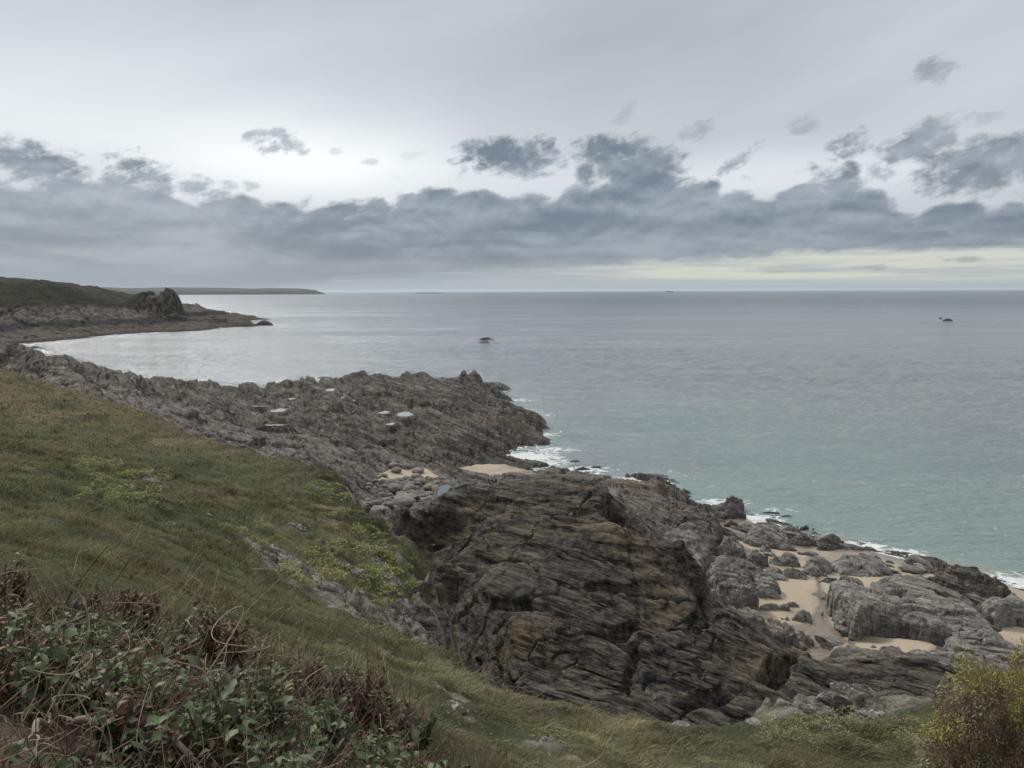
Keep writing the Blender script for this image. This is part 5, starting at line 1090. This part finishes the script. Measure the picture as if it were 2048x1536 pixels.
for i in range(150):
    for _ in range(20):
        px = random.uniform(0, 860); py = random.uniform(1240, 1560); q = hit(px, py)
        if polydist(np.array([q[0]]), np.array([q[1]]), thick_w)[0] > 0.02 and polydist(np.array([q[0]]), np.array([q[1]]), soil_w)[0] < -.08: break
    kd = random.choices(kk, (36, 34, 16, 20))[0]
    put_plant(kd, i % 3, px, py, KD[kd][0] + ' within the dense foreground thicket', random.uniform(.65, 1.1))

# dry stalks: traced foot, tip and height by eye
def stalk_path(foot, tip, wob, seed, m=26):
    r = np.random.default_rng(seed); t = np.linspace(0, 1, m)[:, None]; foot = np.array(foot); tip = np.array(tip)
    p = foot + (tip - foot) * t; amp = np.linalg.norm(tip - foot) * wob
    for k in range(1, 4): p = p + r.normal(0, amp / k, 3) * np.sin(math.pi * k * t + r.uniform(0, .3)) * (t ** .3)
    return p
def stalk(px, py, tx, ty, lab, rad=.004, wob=.12, col=(.24, .19, .125), seed=0, branches=0, toward=0.0):
    q = hit(px, py); d = q[1] - toward
    tip = atd(float(tx), float(ty), d); foot = q - np.array([0, 0, .02])
    p = stalk_path(foot, tip, wob, seed) - foot; m = len(p); parts = [tube(p[None], np.linspace(rad * 1.15, rad * .6, m)[None], np.array([col]))]
    r = np.random.default_rng(seed + 5)
    t = thing('dry_stalk', tuple(foot), lab, 'stalk', 'dry stalks over the thicket') if branches else None
    if t is None:
        o = link('dry_stalk', vcolmesh('dry_stalk', *parts[0]), M_stem); o.location = tuple(foot); return tag(o, lab, 'stalk', 'dry stalks over the thicket')
    link('stem', vcolmesh('stem', *parts[0]), M_stem, t)
    L = np.linalg.norm(tip - foot)
    for b in range(branches):
        k = r.integers(int(m * .35), m - 2); D = r.normal(0, 1, 3); D[2] = abs(D[2]) * .8 + .2; D /= np.linalg.norm(D)
        bp = stalk_path(p[k], p[k] + D * L * r.uniform(.18, .4), .15, seed + 9 * b, 12)
        link('twig', vcolmesh('twig', *tube(bp[None], np.linspace(rad * .6, rad * .3, 12)[None], np.array([col]))), M_stem, t)
    return t
ST = [(130, 1245, 215, 1090, 'dark forked stalk rising from the left of the thicket', .006, .05, (.07, .05, .038), 3), (200, 1240, 255, 1120, 'dark curved stalk right of the forked one', .005, .12, (.08, .055, .04), 2), (60, 1230, 0, 1010, 'long pale whip arching over the left edge', .003, .10, (.26, .22, .15), 0),
      (75, 1250, 75, 1010, 'thin pale stalk curling up at the far left', .0028, .18, (.28, .24, .16), 0), (80, 1250, 200, 1060, 'hooked thread-like stalk over the far left grass', .0026, .22, (.28, .24, .16), 0), (380, 1300, 450, 1170, 'pale straight stalk above the curled tangle', .0045, .05, (.30, .25, .18), 3),
      (350, 1300, 520, 1130, 'long leaning pale stalk in the middle', .0032, .06, (.26, .21, .14), 2), (390, 1300, 360, 1110, 'wavy stalk standing over mid thicket', .003, .14, (.25, .2, .14), 0), (610, 1380, 620, 1210, 'tall pale dry stem with side twigs', .0055, .04, (.30, .26, .19), 4), (735, 1500, 745, 1215, 'tall thin dark stem at the right end of the thicket', .0038, .03, (.12, .085, .06), 2),
      (760, 1460, 800, 1280, 'arching brown stem right of the tall thin one', .003, .14, (.13, .09, .06), 0), (720, 1440, 700, 1310, 'looped straw stem near the right end', .0032, .2, (.30, .24, .15), 0), (860, 1440, 870, 1350, 'single thin stem in the grass right of the thicket', .0022, .05, (.25, .2, .13), 0),
      (1150, 1535, 1240, 1440, 'bent white-barked twig arching at lower centre', .009, .10, (.32, .27, .2), 0), (1330, 1535, 1235, 1438, 'thin arc of twig springing from the bent white one', .005, .16, (.25, .2, .15), 2), (1300, 1550, 1372, 1470, 'slanting pale twig in the lower centre grass', .006, .04, (.30, .26, .2), 0), (1345, 1550, 1385, 1490, 'second thinner slanting twig beside it', .005, .04, (.26, .22, .17), 0),
      (500, 1330, 560, 1215, 'curled pale stalk between two tall ones', .003, .2, (.28, .23, .16), 0), (560, 1350, 650, 1280, 'low arched stalk over the silvery leaves', .003, .2, (.27, .22, .15), 0), (290, 1290, 330, 1150, 'wispy stalk above the brown tangle', .003, .15, (.25, .2, .14), 2), (30, 1270, 10, 1130, 'brown seed-headed dock stalk at the left edge', .007, .05, (.09, .05, .035), 5)]
for i, s in enumerate(ST): stalk(s[0], s[1], s[2], s[3], s[4], s[5], s[6], s[7], 400 + i, s[8])
for i in range(210):
    for _ in range(20):
        px = random.uniform(0, 820); py = random.uniform(1235, 1520); q = hit(px, py)
        if polydist(np.array([q[0]]), np.array([q[1]]), thick_w)[0] > -.02: break
    c = random.choice([(.33, .27, .19), (.28, .23, .16), (.22, .17, .11), (.13, .09, .06), (.18, .13, .085)])
    stalk(px, py, px + random.uniform(-90, 130), py - random.uniform(50, 190), 'thin curling dry stalk in the tangle over the thicket', random.uniform(.0018, .0035), random.uniform(.12, .3), c, 700 + i, 0)
for i in range(46):
    for _ in range(20):
        px = random.uniform(0, 800); py = random.uniform(1235, 1400); q = hit(px, py)
        if polydist(np.array([q[0]]), np.array([q[1]]), thick_w)[0] > -.02: break
    stalk(px, py, px + random.uniform(-120, 190), py - random.uniform(120, 260), 'long thin pale stem rising above the thicket against the grass', random.uniform(.0013, .0022), random.uniform(.08, .22), random.choice([(.36, .30, .21), (.30, .25, .17), (.2, .15, .1)]), 1700 + i, 0)
# fallen bleached branches in front of the thicket
for i, (a, b, lab) in enumerate([((150, 1415), (262, 1512), 'split bleached branch lying across the front of the thicket'), ((152, 1490), (270, 1528), 'second bleached branch lying just above the bare soil'), ((385, 1560), (265, 1490), 'short grey stick at the bottom of the thicket'), ((75, 1520), (105, 1470), 'pale curved root hanging over the bare soil')]):
    P0, P1 = hit(*a), hit(*b); t = thing('fallen_branch', tuple(P0 + [0, 0, .05]), lab, 'branch')
    pth = stalk_path(np.zeros(3), P1 - P0, .03, 900 + i, 20); pth[:, 2] += .03 * np.sin(np.linspace(0, 6, 20)) + .05
    link('wood', vcolmesh('wood', *tube(pth[None], np.linspace(.013, .006, 20)[None], np.array([(.24, .205, .165)]), 7)), M_stem, t)
    r = np.random.default_rng(i)
    for k in range(4): bp = stalk_path(pth[0], pth[0] + (pth[0] - pth[4]) * .9 + r.normal(0, .03, 3), .1, 950 + k + i, 8); link('twig', vcolmesh('twig', *tube(bp[None], np.linspace(.005, .0015, 8)[None], np.array([(.27, .23, .19)]))), M_stem, t)

# docks: upright rusty seed stalks
def dock(px, py, h_, lab, seed, sc=1.0):
    q = hit(px, py); r = np.random.default_rng(seed); t = thing('dock_plant', tuple(q), lab, 'plant', 'rusty dock plants')
    sp = []; n = 7
    for k in range(n):
        a = r.uniform(0, 6.28); tt = np.linspace(0, 1, 12); e = r.uniform(.05, .22) * h_; sp.append(np.stack([np.cos(a) * e * tt ** 1.5, np.sin(a) * e * tt ** 1.5, h_ * r.uniform(.6, 1.05) * tt], -1))
    sp = np.array(sp); link('stem', vcolmesh('stem', *tube(sp, np.linspace(.005, .002, 12)[None].repeat(n, 0), np.array([(.11, .06, .04)] * n))), M_stem, t)
    m = 520; si = r.integers(0, n, m); ti = r.integers(4, 12, m); P = sp[si, ti] + r.normal(0, .018, (m, 3)); L = r.uniform(.02, .055, m)
    for k in range(n):
        w_ = si == k; mk = int(w_.sum()); link('seed_head', vcolmesh('seed_head', *leaves(P[w_], unit(r.uniform(0, 6.28, mk), r.uniform(-1, 1.2, mk)), L[w_], L[w_] * .5, cols('red', mk, r) * .95, .2, .3, .8, r, 4)), M_leaf, t)
dock(40, 1262, .62, 'tall rusty dock at the left edge of the thicket', 1); dock(185, 1285, .42, 'low rusty dock by the dark forked stalk', 2); dock(262, 1300, .5, 'spreading brown dock in the upper thicket', 3); dock(300, 1310, .42, 'brown dock right of the spreading one', 4)
dock(430, 1360, .55, 'reddish dock under the curled stalks', 5); dock(470, 1400, .5, 'dark red dock in the middle of the thicket', 6); dock(740, 1500, .62, 'tall dark red dock at the right end of the thicket', 7); dock(770, 1520, .5, 'second red dock at the right end, lower', 8); dock(620, 1440, .42, 'small rusty dock among silvery leaves', 9); dock(130, 1400, .3, 'small red dock behind the green rosette', 10)

# samphire and other bright tufts on the ledges
def tuft_mesh(seed, pal, n=150, s=.035):
    r = np.random.default_rng(seed); a = r.uniform(0, 6.28, n); e = np.arccos(r.uniform(0, 1, n)); e = np.pi / 2 - e; R = r.uniform(.55, 1, n)
    P = unit(a, e) * R[:, None] * np.array([1, 1, .55]) * (1 + .35 * fbm(np.cos(a) * 2 + seed, np.sin(a) * 2, 2, seed))[:, None]; L = s * 6 * r.uniform(.5, 1.3, n)
    c = np.array(pal)[r.integers(0, len(pal), n)] * r.uniform(.7, 1.25, n)[:, None]
    return vcolmesh('samphire', *leaves(P, unit(a + r.normal(0, .4, n), e + r.normal(0, .4, n)), L, L * .45, c, 0, .2, .4, r, 3))
YG = [(.22, .25, .05), (.17, .21, .05), (.28, .29, .07), (.12, .15, .04)]
TM = [tuft_mesh(i, YG) for i in range(5)]
for t_ in TM: t_.materials.append(M_leaf)
YO = [(.20, .19, .07), (.15, .15, .06), (.26, .24, .10), (.12, .115, .06), (.30, .28, .2)]
TO = [tuft_mesh(20 + i, YO) for i in range(4)]
for t_ in TO: t_.materials.append(M_leaf)
areas = [((160, 232), (925, 1005), 20, 'yellow-green samphire tuft in the left patch on the far slope', 14), ((236, 330), (935, 1000), 14, 'yellow-green tuft around the hollow on the far slope', 14), ((270, 380), (990, 1060), 6, 'small bright tuft below the hollow on the far slope', 8), ((430, 560), (1040, 1110), 12, 'bright tuft along the top of the lichen ledge', 12),
         ((570, 660), (1100, 1180), 14, 'samphire tuft growing on the lichen ledge', 17), ((650, 760), (1060, 1180), 24, 'samphire tuft on the rocky shoulder above the gully', 17), ((740, 835), (1100, 1215), 24, 'samphire tuft hanging at the cliff shoulder', 17), ((560, 740), (960, 1060), 14, 'sparse green tuft high on the mound', 10), ((640, 700), (905, 1000), 9, 'leafy tuft on the brow of the mound at its right corner', 13), ((700, 790), (1010, 1110), 18, 'dense green tuft along the right rim of the mound', 14),
         ((1500, 1640), (1440, 1490), 14, 'yellow-green tuft at the grass edge near the orange lichen rock', 15), ((1560, 1800), (1425, 1475), 16, 'olive tuft along the foot of the right-hand ledge', 15), ((1700, 1880), (1355, 1420), 10, 'mossy yellow tuft on top of the right-hand ledge', 14), ((1800, 1890), (1450, 1500), 8, 'yellow-flowered tuft at the foot of the shrub', 14)]
for (x0, x1), (y0, y1), n, lab, w in areas:
    for k in range(n):
        q = hit(random.uniform(x0, x1), random.uniform(y0, y1)); s = q[1] / F * w * random.uniform(.45, 1.1)
        o = bpy.data.objects.new('samphire', random.choice(TO if x0 > 1400 else TM)); COL.objects.link(o); s *= 1.5; o.location = (q[0], q[1], q[2] + .10); o.scale = (s, s, s * random.uniform(.5, .85)); o.rotation_euler = (0, 0.2, random.uniform(0, 6.28))
        tag(o, lab, 'plant', 'bright samphire tufts')
o = bpy.data.objects.new('samphire', TM[0]); 
for i, (px, py, dep, w, lab) in enumerate([(1035, 1035, 57.0, 26, 'yellow-green plant patch on the central outcrop'), (1020, 1037, 57.0, 15, 'smaller plant left of the patch on the central outcrop'), (1075, 1065, 55.0, 26, 'olive plant patch lower on the central outcrop'), (945, 1008, 62.0, 20, 'faint green plant near the outcrop top')]):
    p = atd(px, py, dep); s = dep / F * w * .5; c_ = TM[i].copy(); o = bpy.data.objects.new('samphire', c_); COL.objects.link(o)
    zz = float(shore_z(np.array([p[0]]), np.array([p[1]]))[0][0]); o.location = (p[0], p[1], zz - .1 * s); o.scale = (s, s * 1.5, s * .35); tag(o, lab, 'plant')

# the shrub at the right
def shrub():
    base = hit(1985, 1555); base = np.array([base[0], base[1], base[2]])
    d = 9.0; Tp = atd(1975., 1362., d); base = np.array([atd(1990., 1500., d)[0], d, 0]); base[2] = ground(base[0], base[1]); Hh = Tp[2] - base[2] + .1; Rx = abs(atd(2100., 1450., d)[0] - atd(1896., 1450., d)[0]) / 2 * 0.98
    r = np.random.default_rng(77); t = thing('shrub', tuple(base), 'large rusty and yellow-green shrub filling the lower right corner', 'shrub')
    def surf(n, f0, f1):
        a = r.uniform(0, 6.28, n); ct = r.uniform(0, 1, n); e = np.arcsin(ct); R = r.uniform(f0, f1, n)
        nx_ = np.cos(a) * np.cos(e); ny_ = np.sin(a) * np.cos(e); nz_ = np.sin(e)
        bulge = 1 + .42 * fbm(np.cos(a) * 1.6 + 3, np.sin(a) * 1.6 + e * 2.2, 3, 8) + .10 * fbm(a * 7, e * 9, 2, 9)
        P = np.stack([nx_ ** 1 * Rx * 1.25, ny_ * Rx * .95, nz_ ** .72 * Hh], -1) * (R * bulge)[:, None]; return P, a, e
    n = 30000; P, a, e = surf(n, .82, 1.03)
    up = P[:, 2] / Hh; k = fbm(P[:, 0] * 1.8 + 5, P[:, 2] * 1.8 + P[:, 1], 4, 12); k2 = fbm(P[:, 0] * 3.5 + 15, P[:, 2] * 3.5 - P[:, 1] * 2, 3, 13)
    yel = (k + .8 * (up - .72) > .06)[:, None] & (r.uniform(size=n) < .8)[:, None]; gry = (k2 > .12)[:, None]
    c = np.where(yel, np.array([.26, .245, .075]), np.where(gry, np.array([.22, .205, .16]), np.array([.20, .145, .09]))) * r.uniform(.6, 1.35, n)[:, None]
    L = r.uniform(.025, .06, n)
    link('foliage', vcolmesh('foliage', *leaves(P, unit(a + r.normal(0, .7, n), np.clip(e + r.normal(0, .6, n), -1, 1.5)), L, L * .42, c, .1, .2, .5, r, 3)), M_leaf, t)
    m = 260; P2, a2, e2 = surf(m, .75, 1.0); tt = np.linspace(0, 1, 10)[None, :, None]; pa = P2[:, None] * tt * np.concatenate([np.ones((1, 10, 2)), np.sqrt(tt.repeat(1, 2))], 2) + r.normal(0, .02, (m, 10, 3))
    link('stem', vcolmesh('stem', *tube(pa, np.linspace(.014, .003, 10)[None].repeat(m, 0), np.array([(.12, .09, .065)] * m), 4)), M_stem, t)
    bm = blob_mesh('soil_mound', 5, 5, (Rx * .88, Rx * .62, Hh * .78), .12); bm.materials.append(flat_mat('shrub_core', (.12, .095, .06), (.19, .155, .10), 6, .95, .8, .05)); link('soil_mound', bm, None, t)
shrub()
# ------------------------------------------------------------------ sea haze
def haze():
    me = bpy.data.meshes.new('haze'); a, b, c = 100000.0, -60.0, 92000.0
    V = [(-a, b, -8.0), (a, b, -8.0), (a, c, -8.0), (-a, c, -8.0), (-a, b, 110), (a, b, 110), (a, c, 110), (-a, c, 110)]
    me.from_pydata(V, [], [(0, 3, 2, 1), (4, 5, 6, 7), (0, 1, 5, 4), (1, 2, 6, 5), (2, 3, 7, 6), (3, 0, 4, 7)]); me.update()
    m = bpy.data.materials.new('haze'); m.use_nodes = True; T = NT(m.node_tree)
    v = T.n('ShaderNodeVolumePrincipled'); v.inputs['Color'].default_value = (0.80, 0.90, 1.0, 1); v.inputs['Density'].default_value = 2.2e-5
    v.inputs['Anisotropy'].default_value = 0.2
    o = T.n('ShaderNodeOutputMaterial'); T.link(v.outputs[0], o.inputs['Volume'])
    tag(link('haze', me, m), kind='stuff')
haze()
